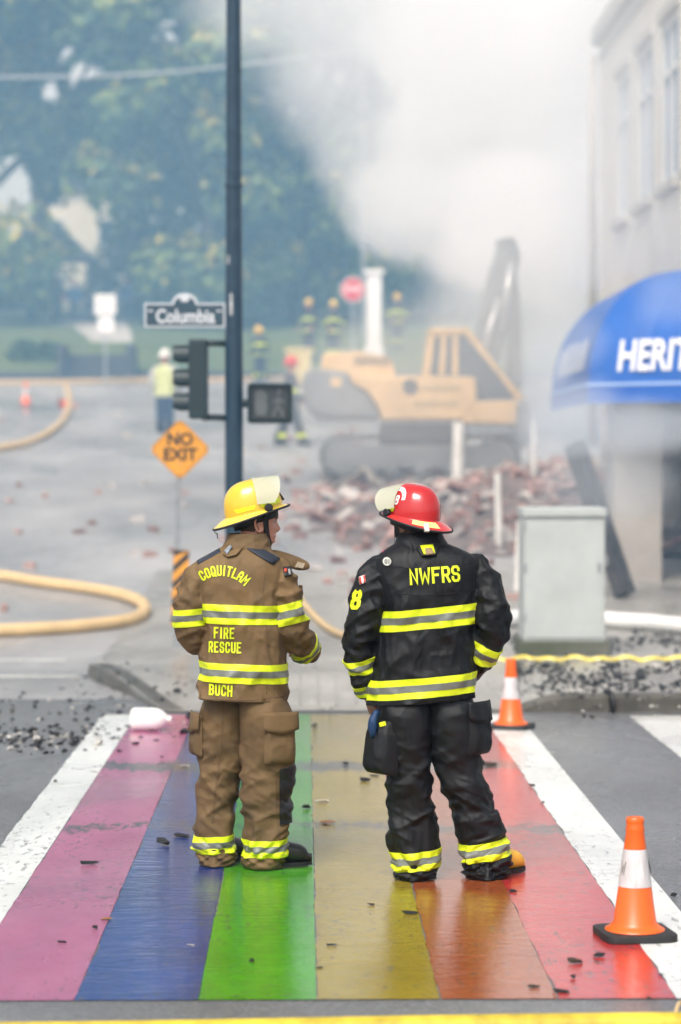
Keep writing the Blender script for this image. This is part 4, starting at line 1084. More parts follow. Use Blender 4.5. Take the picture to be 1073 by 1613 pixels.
def dome_pt(a, t, k=1.0):
    """helmet shell: a round the head (0 = front), t 0 rim .. 1 crown"""
    c, s = math.cos(a), math.sin(a); e = math.cos(t * math.pi / 2) ** .72; z = .155 * math.sin(t * math.pi / 2) ** .92
    lx = .142 if c > 0 else .150
    rid = 1 + .014 * (max(0, math.cos(a * 3)) ** 14) * math.sin(min(1, t * 1.2) * math.pi) + .006 * math.sin(t * math.pi) * math.cos(2 * a) ** 2
    return Vector((lx * e * c * rid * k, .116 * e * s * rid * k, z * (1 + (rid - 1) * .8) * k))
def brim_w(a):
    back = (1 - math.cos(a)) / 2
    return .018 + .052 * back ** 2.2 + .010 * ((1 + math.cos(a)) / 2) ** 4
def helmet(parent, pos, fwd_ang, tilt, roll, shell, brimm, name_label, visor_up=66, digits=None, badge=False, visor_len=.132):
    M4 = Matrix.Translation(pos) @ Matrix.Rotation(fwd_ang, 4, 'Z') @ Matrix.Rotation(-tilt, 4, 'Y') @ Matrix.Rotation(roll, 4, 'X')
    seg, rg = 96, 28
    b = MB()
    for j in range(rg + 1):
        for k in range(seg): b.v.append(tuple(dome_pt(2 * math.pi * k / seg, j / rg)))
    b.f = [(j * seg + k, j * seg + (k + 1) % seg, (j + 1) * seg + (k + 1) % seg, (j + 1) * seg + k) for j in range(rg) for k in range(seg)]; b.mi = [0] * len(b.f)
    dome = MB(); dome.add(b.v, b.f)
    h = b.build('helmet', shell, parent, smooth=True); h.matrix_local = M4; h['label'] = name_label
    b = MB(); rows = []
    for (f, dz) in ((0, .0), (.15, -.004), (.55, -.016), (1, -.034), (1, -.040), (.5, -.024), (-.1, -.012)):
        for k in range(seg):
            a = 2 * math.pi * k / seg; p = dome_pt(a, 0); d = Vector((math.cos(a), math.sin(a), 0)); back = ((1 - math.cos(a)) / 2) ** 2
            b.v.append(tuple(p + d * brim_w(a) * f + Vector((0, 0, dz * (.35 + .75 * back)))))
    b.f = [(j * seg + k, j * seg + (k + 1) % seg, (j + 1) * seg + (k + 1) % seg, (j + 1) * seg + k) for j in range(6) for k in range(seg)]; b.mi = [0] * len(b.f)
    b.build('brim', brimm, h, smooth=True, angle=50)
    b = MB(); pts = []
    for k in range(seg + 1):
        a = 2 * math.pi * k / seg; p = dome_pt(a, 0); d = Vector((math.cos(a), math.sin(a), 0)); back = ((1 - math.cos(a)) / 2) ** 2
        pts.append(p + d * brim_w(a) + Vector((0, 0, -.037 * (.35 + .75 * back))))
    b.tube(pts, .0056, 8, cap=False); b.build('edge_trim', M_STRAP, h, smooth=True)
    b = MB(); b.lathe([(.0, .03), (.098, .02), (.102, -.02), (.098, -.052), (.09, -.055), (.0, .0)], 40); b.v = [(x * 1.16 - .008, y, z - .02 * max(0, -x / .1)) for x, y, z in b.v]
    b.build('liner', M_STRAP, h, smooth=True)
    # reflective trapezoids on the shell
    bv = bvh_of(dome)
    def patch(a0, a1, z0, z1, skew, m, nm, off=.0022, nx=10):
        b = MB()
        for i in range(nx + 1):
            for j in range(3):
                t = j / 2; a = a0 + (a1 - a0) * i / nx; a += skew * (t - .5) * (1 if i < nx / 2 else -1) * (abs(i - nx / 2) / (nx / 2)); z = z0 + (z1 - z0) * t
                d = Vector((math.cos(a), math.sin(a), 0)); hit = bv.ray_cast(d * .5 + Vector((0, 0, z)), -d)
                b.v.append(tuple((hit[0] if hit[0] else d * .12) + d * off))
        b.f = [(i * 3 + j, (i + 1) * 3 + j, (i + 1) * 3 + j + 1, i * 3 + j + 1) for i in range(nx) for j in range(2)]; b.mi = [0] * len(b.f)
        return b.build(nm, m, h, smooth=True, fix=False)
    for s in (-1, 1):
        patch(s * R(28), s * R(82), .014, .036, -.08 * s, M_LIME, 'reflective_trim'); patch(s * R(96), s * R(142), .014, .034, -.08 * s, M_LIME, 'reflective_trim') if not digits else None
    # visor tipped up: curved sheet hinged at the sides
    b = MB(); nv, nh = 28, 8; ang = R(visor_up); piv = Vector((.0, 0, .018))
    Rm = Matrix.Rotation(-ang, 3, 'Y')
    for side in (0, 1):
        for i in range(nv + 1):
            a = R(-80) + R(160) * i / nv
            for j in range(nh + 1):
                zl = -visor_len * j / nh; ins = 1 if j < nh - 1 else .99
                wdt = 1 - .35 * abs(a / R(80)) ** 4
                r = .140 + .0025 * side
                p = Vector((r * math.cos(a) * 1.08 - .01, r * math.sin(a) * .965 , (zl * wdt) + .004))
                b.v.append(tuple(piv + Rm @ p))
    st_ = (nv + 1) * (nh + 1)
    for sd_ in (0, 1):
        for i in range(nv):
            for j in range(nh):
                q = (i * (nh + 1) + j, (i + 1) * (nh + 1) + j, (i + 1) * (nh + 1) + j + 1, i * (nh + 1) + j + 1); b.f.append(tuple(sd_ * st_ + v for v in q))
    ed = [i * (nh + 1) for i in range(nv + 1)] + [nv * (nh + 1) + j for j in range(1, nh + 1)] + [i * (nh + 1) + nh for i in range(nv - 1, -1, -1)] + [j for j in range(nh - 1, 0, -1)]
    for x, y in zip(ed, ed[1:] + ed[:1]): b.f.append((x, y, st_ + y, st_ + x))
    b.mi = [0] * len(b.f)
    b.build('visor', M_VISOR, h, smooth=True, angle=50)
    for s in (-1, 1):
        b = MB(); b.lathe([(0, -.008), (.019, -.008), (.021, -.003), (.021, .006), (.016, .012), (0, .013)], 8, Matrix.Translation((.05, s * .125, .006)) @ Matrix.Rotation(R(-90 * s), 4, 'X')); b.build('visor_knob', M_STRAP, h)
    if badge:
        b = MB()
        b.prism([(-.026, .02), (.026, .02), (.03, .05), (.018, .078), (-.018, .078), (-.03, .05)], .004, -.004, ax='x')
        b.xf(Matrix.Translation((.155, 0, 0)) @ Matrix.Rotation(R(-22), 4, 'Y')); bb = b.build('badge', M_STRAP, h)
        b = MB(); b.prism([(-.014, .03), (.014, .03), (.016, .05), (.0, .066), (-.016, .05)], .0065, .0045, ax='x'); b.xf(Matrix.Translation((.155, 0, 0)) @ Matrix.Rotation(R(-22), 4, 'Y')); b.build('emblem', mat('badge_gold', (.6, .42, .08), .35, metal=.6), bb)
    return h, bv
M_VISOR = bpy.data.materials.new('visor_plastic'); M_VISOR.use_nodes = True
_n = M_VISOR.node_tree.nodes; _l = M_VISOR.node_tree.links; _b = _n['Principled BSDF']
_b.inputs['Base Color'].default_value = (.66, .66, .52, 1); _b.inputs['Roughness'].default_value = .22
_t = _n.new('ShaderNodeBsdfTransparent'); _t.inputs[0].default_value = (.97, .98, .93, 1); _m = _n.new('ShaderNodeMixShader'); _m.inputs[0].default_value = .5
_l.new(_t.outputs[0], _m.inputs[1]); _l.new(_b.outputs[0], _m.inputs[2]); _l.new(_m.outputs[0], _n['Material Output'].inputs['Surface'])

def boot(parent, x, y, ang, m, sole_m, L_=.31, cap=None, z=0.0):
    """boot with rounded toe and a separate sole; ang is the toe direction"""
    M4 = Matrix.Translation((x, y, z)) @ Matrix.Rotation(ang, 4, 'Z')
    b = MB(); seg = 24; xs = np.linspace(-.1, L_ - .1, 22)
    key = [-.1, -.09, -.05, 0, .06, .12, .17, .2, .21]
    hw = np.interp(xs, key, [.01, .034, .042, .043, .046, .053, .052, .042, .016]); ht = np.interp(xs, key, [.06, .12, .15, .155, .125, .1, .088, .07, .04])
    for i, xx in enumerate(xs):
        for k in range(seg):
            a = 2 * math.pi * k / seg; b.v.append((xx, hw[i] * math.copysign(abs(math.cos(a)) ** .8, math.cos(a)), .018 + ht[i] * (.5 + .5 * math.copysign(abs(math.sin(a)) ** .85, math.sin(a)))))
    b.f = [(i * seg + k, i * seg + (k + 1) % seg, (i + 1) * seg + (k + 1) % seg, (i + 1) * seg + k) for i in range(21) for k in range(seg)] + [tuple(range(seg)), tuple(21 * seg + k for k in range(seg))]
    b.mi = [0] * len(b.f); b.tube([(-.04, 0, .1), (-.04, 0, .3)], .055, 16); 
    o = b.build('boot', m, parent, smooth=True, angle=60); o.matrix_local = M4
    b = MB(); pts = [(xx, w * 1.08 + .003) for xx, w in zip(xs, hw)]; poly = pts + [(x_, -w_) for x_, w_ in pts[::-1]]; b.prism(poly, .004, .022, ax='z'); b.build('sole', sole_m, o)
    return o
# ------------------------------------------------------------------ firefighter in tan turnout gear
def pocket(parent, src, xc, zc, w, h, d, side_n, m, flap=True, seed=0):
    """bellows pocket bulging from the outside of a leg: soft box with a flap"""
    n = Vector(side_n).normalized(); t = Vector((-n.y, n.x, 0)); b = MB(); nx, nz = 18, 22
    c = Vector(xc)
    for i in range(nx + 1):
        for j in range(nz + 1):
            u, v = i / nx * 2 - 1, j / nz * 2 - 1
            e = (max(0, 1 - abs(u) ** 4) * max(0, 1 - abs(v) ** 4)) ** .5
            dep = d * e * (1.15 - .35 * v); q = c + t * u * w / 2 * (1 - .07 * (v > .5)) + Vector((0, 0, v * h / 2)) + n * dep
            q += n * folds(q, seed, (7, 7, 12)) * .005 * e
            b.v.append(tuple(q))
    b.f = [(i * (nz + 1) + j, (i + 1) * (nz + 1) + j, (i + 1) * (nz + 1) + j + 1, i * (nz + 1) + j + 1) for i in range(nx) for j in range(nz)]; b.mi = [0] * len(b.f)
    o = b.build('pocket', m, parent, smooth=True)
    if flap:
        b = MB()
        for i in range(nx + 1):
            for j in range(6):
                u = i / nx * 2 - 1; v = j / 5
                zt = h / 2 + .02 - v * (.085 + .02 * (1 - abs(u)))
                q = c + t * u * (w / 2 + .008) + Vector((0, 0, zt)) + n * (d * (.55 + .45 * v) * (1 - abs(u) ** 4 * .7) + .008)
                q += n * folds(q, seed + 2, (6, 6, 9)) * .004
                b.v.append(tuple(q))
        b.f = [(i * 6 + j, (i + 1) * 6 + j, (i + 1) * 6 + j + 1, i * 6 + j + 1) for i in range(nx) for j in range(5)]; b.mi = [0] * len(b.f)
        f = b.build('flap', m, o, smooth=True, fix=False); md = f.modifiers.new('s', 'SOLIDIFY'); md.thickness = .005
    return o
def seam(src_bvh, pts, name, m, parent, r=.0022):
    """stitched line pressed on the cloth, pts in local (x, z)"""
    P = smooth_path([(x, 0, z) for x, z in pts], 10); out = []
    for p in P:
        h_ = src_bvh.ray_cast(Vector((p.x, -3, p.z)), Vector((0, 1, 0)))
        if h_[0]: out.append(h_[0] + Vector((0, -.0005, 0)))
    if len(out) > 2:
        b = MB(); b.tube(out, r, 5); return b.build(name, m, parent, smooth=True)
def hem_in(b, nseg, z0):
    return b

def firefighter(cfg):
    s, cx, base, Y = cfg['s'], cfg['cx'], cfg['base'], cfg['Y']
    g = GP(cx, base); t = empty('person', (W(cx, base, Y).x, Y, .006), 0, cfg['label'], 'person', 'firefighters watching from the crosswalk')
    X = lambda px: (px - cx) / s
    Z = lambda py: (base - py) / s
    sd_ = cfg['seed']; mj, mt = cfg['jacket'], cfg['trousers']
    # jacket torso
    tz = cfg['tilt']
    torso = loft([(Z(py), X(a), X(c), yc, hd) for (py, a, c, yc, hd) in cfg['torso']], 150, 150, lambda p: .75 * folds(p, sd_, (4.5, 4.5, 6.0), .7) + .55 * folds(p, sd_ + 11, (9, 9, 2.6), .5), lambda z: cfg['tamp'] * (1.0 - .75 * sm(z, 1.25, 1.45)), smooth=5, expo=2.5, close_top=True)
    zc = Z(1000)
    torso.v = [(x, y, z + tz * x * sm(-z, -zc, -.9)) for x, y, z in torso.v]
    n0 = 150
    # turned hem: two rings folded inside
    o = len(torso.v)
    for k in range(n0): x, y, z = torso.v[k]; torso.v.append((x * .91, y * .88, z + .002))
    for k in range(n0): x, y, z = torso.v[k]; torso.v.append((x * .90, y * .86, z + .08))
    torso.f += [(k, (k + 1) % n0, o + (k + 1) % n0, o + k) for k in range(n0)] + [(o + k, o + (k + 1) % n0, o + n0 + (k + 1) % n0, o + n0 + k) for k in range(n0)]
    torso.f.append(tuple(o + n0 + k for k in range(n0)))
    arms = []
    for side in ('armL', 'armR'):
        pts = [(X(px), y, Z(py)) for (px, py, y, r) in cfg[side]]; rr = [r for (_, _, _, r) in cfg[side]]
        arms.append(sleeve(pts, rr, 14, 64, lambda p: folds(p, sd_ + 5, (7, 7, 10), .6), lambda u: cfg['samp'] * (1 - .8 * sm(.22 - u, 0, .22))))
    collar = loft([(Z(py), X(a), X(c), yc, hd) for (py, a, c, yc, hd) in cfg['collar']], 26, 80, lambda p: folds(p, sd_ + 9, (5, 5, 14)), .005, smooth=2, expo=2.2)
    oc = len(collar.v); nc = 80
    for dz, k_ in ((.002, .95), (-.05, .88)):
        for k in range(nc):
            x, y, z = collar.v[25 * nc + k]; cxm = (X(cfg['collar'][-1][1]) + X(cfg['collar'][-1][2])) / 2
            collar.v.append((cxm + (x - cxm) * k_, y * k_, z + dz))
    collar.f += [(25 * nc + k, 25 * nc + (k + 1) % nc, oc + (k + 1) % nc, oc + k) for k in range(nc)] + [(oc + k, oc + (k + 1) % nc, oc + nc + (k + 1) % nc, oc + nc + k) for k in range(nc)]
    collar.mi = [0] * len(collar.f)
    jk = remeshed(joined(torso, arms[0][0], arms[1][0]), .0045, 'jacket', mj, t, 1); jk['label'] = cfg['jlabel']
    collar.build('collar', cfg['collar_m'], jk, smooth=True)
    tb = bvh_of(torso)
    # bands
    for (x, py, wpx, tilt_deg) in cfg['tbands']:
        n = Vector((math.sin(R(-tilt_deg)), 0, math.cos(R(tilt_deg)))); reflective(torso, (X(x), 0, Z(py)), n, wpx / s, jk)
    for (ai, px, py, y, dx, dy, dz, wpx) in cfg['abands']:
        reflective(arms[ai][0], (X(px), y, Z(py)), (dx, dy, dz), wpx / s, jk, extra=cfg.get('acut', {}).get(ai, ()), off=.0035)
    for (txt, px, py, hpx, wide, gap, rot, arc, th) in cfg['texts']:
        def place(xc, u, w, px=px, py=py, rot=rot, arc=arc):
            if arc:
                th_ = xc / arc; du = u - xc
                xx = math.sin(th_) * (arc + w) + du * math.cos(th_); zz = math.cos(th_) * (arc + w) - arc - du * math.sin(th_)
            else: xx, zz = u, w
            c, s_ = math.cos(rot), math.sin(rot)
            return (X(px) + xx * c - zz * s_, Z(py) + xx * s_ + zz * c)
        project(letters(txt, hpx / s, th, gap, wide, place), bvh_of(torso, arms[0][0], arms[1][0]), 'lettering', M_LIME, jk)
    # trousers
    legs = []
    for side in ('legL', 'legR'):
        c_ = cfg[side]; bz = c_['base']; Zl = lambda py: (bz - py) / s
        amp = lambda z: (.006 + .011 * sm(-z, -.75, -.35) + .006 * sm(-z, -.2, -.03)) * cfg['lamp']
        lg = loft([(Zl(py), X(a), X(c), yc + c_['y'], hd) for (py, a, c, yc, hd) in c_['rows']], 170, 88,
                  lambda p: folds(p, sd_ + c_['seed'], (4.6, 4.6, 9 + 14 * sm(-p[2], -.25, -.05)), .55), amp, smooth=4, expo=2.3)
        o = len(lg.v)
        for k in range(88): x, y, z = lg.v[k]; xm = (X(c_['rows'][-1][1]) + X(c_['rows'][-1][2])) / 2; lg.v.append((xm + (x - xm) * .9, (y - c_['y']) * .9 + c_['y'], z + .004))
        for k in range(88): x, y, z = lg.v[o + k]; lg.v.append((x, y, z + .08))
        lg.f += [(k, (k + 1) % 88, o + (k + 1) % 88, o + k) for k in range(88)] + [(o + k, o + (k + 1) % 88, o + 88 + (k + 1) % 88, o + 88 + k) for k in range(88)]
        legs.append(lg)
    tr = joined(*legs).build('trousers', mt, t, smooth=True, fix=False)
    me = tr.data; bm = bmesh.new(); bm.from_mesh(me); bmesh.ops.recalc_face_normals(bm, faces=bm.faces); bm.to_mesh(me); bm.free()
    for (li, px, py, wpx, tl) in cfg['lbands']:
        bz = cfg[('legL', 'legR')[li]]['base']; n = Vector((math.sin(R(-tl)), 0, math.cos(R(tl))))
        reflective(legs[li], (X(px), 0, (bz - py) / s), n, wpx / s, tr, off=.004)
    return t, jk, tr, torso, arms, legs, X, Z, tb

cfg1 = dict(s=FPX / 11.72, cx=385, base=1369, Y=11.72, seed=2.3, jacket=M_TAN, trousers=M_TAN2, collar_m=M_TAN,
    label='firefighter in tan jacket and yellow helmet, head turned to the right', jlabel='tan turnout jacket with lime bands and lettering', tilt=-.03, tamp=.018, samp=.017, lamp=.8,
    torso=[(856, 362, 412, .02, .06), (864, 347, 424, .01, .085), (873, 330, 435, 0, .105), (884, 312, 447, 0, .125), (898, 306, 449, 0, .135), (920, 311, 445, 0, .145), (950, 315, 446, .01, .15), (985, 319, 447, .015, .155), (1020, 320, 449, .02, .16), (1055, 319, 451, .02, .165), (1085, 317, 452, .02, .17), (1103, 314, 451, .02, .172)],
    collar=[(880, 346, 432, .01, .105), (866, 350, 428, .012, .10), (852, 357, 424, .018, .09), (842, 361, 421, .022, .085)],
    armL=[(345, 900, 0, .045), (323, 898, .0, .060), (311, 917, 0, .074), (303, 955, -.01, .079), (303, 990, .0, .073), (314, 1012, .06, .066), (330, 1024, .16, .056), (350, 1030, .26, .05)],
    armR=[(410, 898, 0, .045), (430, 897, 0, .060), (442, 918, 0, .077), (451, 958, -.02, .083), (461, 992, .0, .078), (470, 1012, .06, .070), (480, 1025, .13, .062), (488, 1032, .21, .054)],
    tbands=[(382, 967, 30, -1.5), (382, 1059, 30, -2.0)],
    abands=[(0, 303, 973, 0, .08, 0, -1, 27), (1, 455, 967, 0, .22, 0, -.97, 33), (1, 481, 1027, .13, .55, .6, -.55, 20)],
    texts=[('COQUITLAM', 356, 898, 13.8, .62, .31, -.10, .175, .19), ('FIRE', 355, 995, 15.4, .52, .29, -.02, 0, .17), ('RESCUE', 356, 1017.5, 15.0, .52, .27, -.02, 0, .17), ('BUCH', 349.5, 1084.5, 14.6, .60, .29, -.04, 0, .19)],
    legL=dict(base=1363, y=.10, seed=1, rows=[(1078, 330, 392, .0, .10), (1106, 318, 392, 0, .14), (1120, 314, 392, 0, .152), (1150, 312, 390, 0, .145), (1190, 311, 387, 0, .125), (1220, 311, 382, 0, .11), (1255, 309, 372, .0, .1), (1290, 306, 369, 0, .1), (1325, 304, 368, 0, .1), (1343, 306, 369, 0, .102), (1356, 311, 369, 0, .105), (1362, 314, 366, .0, .105)]),
    legR=dict(base=1369, y=.0, seed=4, rows=[(1078, 376, 440, 0, .10), (1106, 377, 451, 0, .14), (1120, 377, 460, 0, .152), (1150, 378, 465, 0, .15), (1190, 380, 463, 0, .13), (1220, 381, 460, 0, .115), (1255, 381, 457, 0, .108), (1290, 384, 455, 0, .104), (1325, 385, 452, 0, .104), (1345, 384, 451, 0, .105), (1360, 384, 447, .01, .11), (1368, 386, 442, .02, .11)]),
    lbands=[(0, 336, 1329, 27, 3), (1, 418, 1336, 27, 1)])
t, jk, tr, torso, arms, legs, X, Z, tb = firefighter(cfg1)
s1 = cfg1['s']
# shoulder pads: smooth navy panels, pressed on the upper back
def pad(pts, name, parent, m, bv, off=.004, n=10):
    """quad patch (x, z corners in order) pressed onto the cloth from above and behind"""
    b = MB(); dv = Vector((0, .75, -.66)).normalized()
    for i in range(n + 1):
        for j in range(n + 1):
            u, v = i / n, j / n
            p = Vector(pts[0]).lerp(Vector(pts[1]), u).lerp(Vector(pts[3]).lerp(Vector(pts[2]), u), v)
            h_ = bv.ray_cast(Vector((p.x, 0, p.y)) - dv * 2 + Vector((0, -.05, 0)), dv)
            b.v.append(tuple((h_[0] if h_[0] else Vector((p.x, 0, p.y))) - dv * off))
    b.f = [(i * (n + 1) + j, (i + 1) * (n + 1) + j, (i + 1) * (n + 1) + j + 1, i * (n + 1) + j + 1) for i in range(n) for j in range(n)]; b.mi = [0] * len(b.f)
    o = b.build(name, m, parent, smooth=True, fix=False); return o
jb = bvh_of(torso, arms[0][0], arms[1][0])
def flatpad(pix, name, parent, m, bv, off=.004, n=8):
    """same, pressed straight along the view, corners in pixels"""
    b = MB(); P = [Vector((X(a), Z(c))) for a, c in pix]
    for i in range(n + 1):
        for j in range(n + 1):
            u, v = i / n, j / n; p = P[0].lerp(P[1], u).lerp(P[3].lerp(P[2], u), v)
            h_ = bv.ray_cast(Vector((p.x, -3, p.y)), Vector((0, 1, 0)))
            if h_[0] is None: h_ = (Vector((p.x, .02, p.y)),)
            b.v.append(tuple(h_[0] + Vector((0, -off, 0))))
    b.f = [(i * (n + 1) + j, (i + 1) * (n + 1) + j, (i + 1) * (n + 1) + j + 1, i * (n + 1) + j + 1) for i in range(n) for j in range(n)]; b.mi = [0] * len(b.f)
    o = b.build(name, m, parent, smooth=True, fix=False); md = o.modifiers.new('s', 'SOLIDIFY'); md.thickness = .004; return o
flatpad([(386, 862), (404, 860), (442, 880), (431, 889)], 'shoulder_pad', jk, M_NAVY, jb, .006)
flatpad([(349, 869), (346, 864), (310, 884), (313, 889)], 'shoulder_pad', jk, M_NAVY, jb, .006)
fl = flatpad([(352, 872), (385, 862), (374, 874), (360, 877)], 'hanging_loop', jk, M_TAN, jb, .014)
flatpad([(355, 868), (364, 859), (367, 862), (360, 873)], 'loop_patch', fl, mat('grey_patch', (.22, .25, .28), .5, var=.3, vscale=40), jb, .024, 3)
o = flatpad([(446, 894), (458, 893), (461, 907), (449, 909)], 'arm_patch', jk, M_STRAP, jb, .004, 4)
flatpad([(448, 896.5), (452, 896), (453, 900.5), (449, 901)], 'patch_logo', o, mat('patch_red', (.6, .06, .03), .5), jb, .009, 2)
flatpad([(454, 897), (457, 897), (459, 905), (456, 905.5)], 'patch_text', o, mat('patch_grey', (.3, .3, .3), .5), jb, .009, 2)
for pts in ([(318, 905), (317, 940), (320, 985), (320, 1040), (318, 1095)], [(418, 905), (416, 935), (420, 985), (421, 1040), (421, 1092)], [(313, 1098), (350, 1099), (400, 1099), (448, 1095)]):
    seam(tb, [(X(a), Z(c)) for a, c in pts], 'seam', M_SEAM, jk)
# open storm flap at the front right of the collar
b = MB(); n = 10
fp = [[(425, 868, .05), (446, 872, .06), (468, 879, .07), (486, 888, .07)], [(432, 880, .03), (448, 890, .05), (465, 901, .06), (487, 900, .065)]]
for row in fp:
    for (a, c, y) in row: b.v.append((X(a), y + .01, Z(c)))
b.v = [b.v[0], b.v[1], b.v[2], b.v[3], ((b.v[0][0] + b.v[4][0]) / 2, .02, (b.v[0][2] + b.v[4][2]) / 2), tuple((Vector(b.v[1]) + Vector(b.v[5])) / 2 + Vector((0, -.012, 0))), tuple((Vector(b.v[2]) + Vector(b.v[6])) / 2 + Vector((0, -.015, 0))), tuple((Vector(b.v[3]) + Vector(b.v[7])) / 2 + Vector((.008, -.005, 0)))] + b.v[4:]
b.f = [(i, i + 1, i + 5, i + 4) for i in (0, 1, 2, 4, 5, 6)]; b.mi = [0] * 6
o = b.build('storm_flap', M_TAN, jk, smooth=True, fix=False); md = o.modifiers.new('u', 'SUBSURF'); md.levels = md.render_levels = 2; md = o.modifiers.new('s', 'SOLIDIFY'); md.thickness = .007
b = MB(); q = Vector((X(474), .045, Z(892))); b.add([q + Vector((-.028, 0, -.008)), q + Vector((.012, 0, -.016)), q + Vector((.022, 0, .008)), q + Vector((-.012, 0, .018))], [(0, 1, 2, 3)]); b.build('hook_patch', mat('hook_pile', (.42, .35, .26), .9, var=.3, vscale=60), o, fix=False)
b = MB(); b.box((X(474), .06, Z(931)), (.02, .03, .045), bev=.005); b.build('buckle', M_TAN2, jk)
# pockets, knee guard, boots
pocket(tr, legs[1], (X(441), -.105, Z(1164)), 0, .165, .235, .032, (.42, -.9, 0), M_TAN2, True, 3)
pocket(tr, legs[0], (X(313), .06, Z(1163)), 0, .13, .20, .035, (-.96, -.28, 0), M_TAN2, True, 6)
kp = slab(legs[1], [(Vector((X(441), 0, 0)), Vector((1, 0, 0))), (Vector((0, 0, Z(1300))), Vector((-.05, 0, 1))), (Vector((0, 0, Z(1208))), Vector((0, 0, -1)))], .011, 'knee_guard', M_STRAP, tr)
lb = bvh_of(*legs)
for pts in ([(437, 1212), (435, 1250), (437, 1290), (441, 1320)], [(352, 1110), (350, 1160), (345, 1210), (338, 1260), (335, 1300)]):
    seam(lb, [(X(a), Z(c)) for a, c in pts], 'seam', M_SEAM, tr)
boot(t, X(418), .02, R(12), M_RUB, M_STRAP, .33); boot(t, X(340), .12, R(50), M_RUB, M_STRAP)
# head, hands
HA = R(10)
Mh = Matrix.Translation((X(408), .06, Z(822))) @ Matrix.Rotation(HA, 4, 'Z') @ Matrix.Rotation(R(2), 4, 'Y') @ Matrix.Scale(1.0, 4)
hb = head_mb(0); hb.add(ear_mb(-1).v, ear_mb(-1).f); hb.add(ear_mb(1).v, ear_mb(1).f); hb.xf(Mh)
hb.tube(smooth_path([(X(392), .03, Z(885)), (X(395), .035, Z(865)), (X(400), .05, Z(845)), (X(404), .055, Z(828))], 4), [.075] * 5 + [.066] * 4 + [.06] * 4, 20)
for ai, wr, dv, nn, sd2 in ((0, (X(352), .27, Z(1030)), (.9, .4, .1), (0, -.2, -1), 1), (1, (X(489), .22, Z(1033)), (-.55, .8, .05), (-.3, -.3, -1), -1)):
    hm_ = hand_mb(wr, dv, nn, .55, sd2); hb.add(hm_.v, hm_.f)
hb.tube([(X(cfg1['torso'][4][1]) * .8, 0, Z(900)), (X(cfg1['torso'][4][2]) * .8, 0, Z(900))], .04, 12); [hb.tube([Vector(q) for q in A[1]], .034, 10) for A in arms]; hb.tube([(X(392), 0, Z(905)), (X(394), .03, Z(862))], .05, 12)
bd_ = remeshed(hb, .0036, 'body', M_SKIN, t)
hh = head_mb(0)
def hairpatch(M, parent, m):
    b = MB()
    zsn = 60; seg = 72; keep = []
    for i in range(zsn - 1):
        for k in range(seg):
            x, y, z = hh.v[i * seg + k]
            if (x < -.028 and z > -.055) or (z > .045) or (x < .0 and x > -.03 and z > .022): keep.append((i * seg + k, i * seg + (k + 1) % seg, (i + 1) * seg + (k + 1) % seg, (i + 1) * seg + k))
    b.add([M @ (Vector(v) * 1.022) for v in hh.v], keep); return b.build('hair', m, parent, smooth=True, fix=False)
hairpatch(Mh, bd_, mat('hair_brown_grey', (.085, .055, .04), .75, var=.4, vscale=70, bump=.5, bscale=220))
for s in (-1, 1):
    b = MB(); b.ball((.0645, s * .030, -.001), .0115, 12, 8); b.xf(Mh); ey = b.build('eye', mat('eye_white', (.30, .27, .25), .3), bd_, smooth=True)
    b = MB(); b.ball((.0735, s * .0315, -.001), .0052, 10, 6, (.5, 1, 1)); b.xf(Mh); b.build('iris', mat('iris_dark', (.02, .02, .025), .15), ey, smooth=True)
    b = MB(); b.tube([(.0905, s * .012, .0165), (.0895, s * .025, .0205), (.081, s * .042, .018), (.072, s * .052, .012)], [.002, .0035, .003, .0015], 6); b.xf(Mh); b.build('eyebrow', M_HAIR, bd_)
M_YEL = mat('helmet_yellow', (.80, .55, .045), .3, col2=(.70, .42, .02), vscale=7, detail=9, coat=.5, croug=.15)
M_YELB = mat('helmet_yellow_brim', (.85, .64, .10), .3, col2=(.76, .52, .05), vscale=9, coat=.5, croug=.15)
hel, hbv = helmet(t, Vector((X(402), .06, Z(806))), HA, R(14), 0, M_YEL, M_YELB, 'yellow fire helmet with lime trim and visor tipped up', 82, badge=True)
b = MB(); 
for s in (-1,):
    pts = [Mh @ Vector(q) for q in ((.018, s * .108, .03), (.022, s * .092, -.02), (.032, s * .078, -.07), (.045, s * .058, -.105), (.05, 0, -.128), (.045, .058, -.105), (.032, .078, -.07), (.022, .092, -.02), (.018, .108, .03))]
    P = smooth_path(pts, 5)
    for i, p in enumerate(P): b.v += [tuple(p + (Mh.to_3x3() @ Vector((.013, 0, 0)))), tuple(p - (Mh.to_3x3() @ Vector((.013, 0, 0))))]
    b.f = [(2 * i, 2 * i + 1, 2 * i + 3, 2 * i + 2) for i in range(len(P) - 1)]; b.mi = [0] * len(b.f)
o = b.build('chin_strap', M_STRAP, t, smooth=True, fix=False); md = o.modifiers.new('s', 'SOLIDIFY'); md.thickness = .006
b = MB(); b.tube([(-.215, -.01, -.04), (-.219, -.012, -.055), (-.208, -.01, -.062), (-.212, -.008, -.085)], .003, 6); b.build('hook', m_galv, hel, smooth=True)

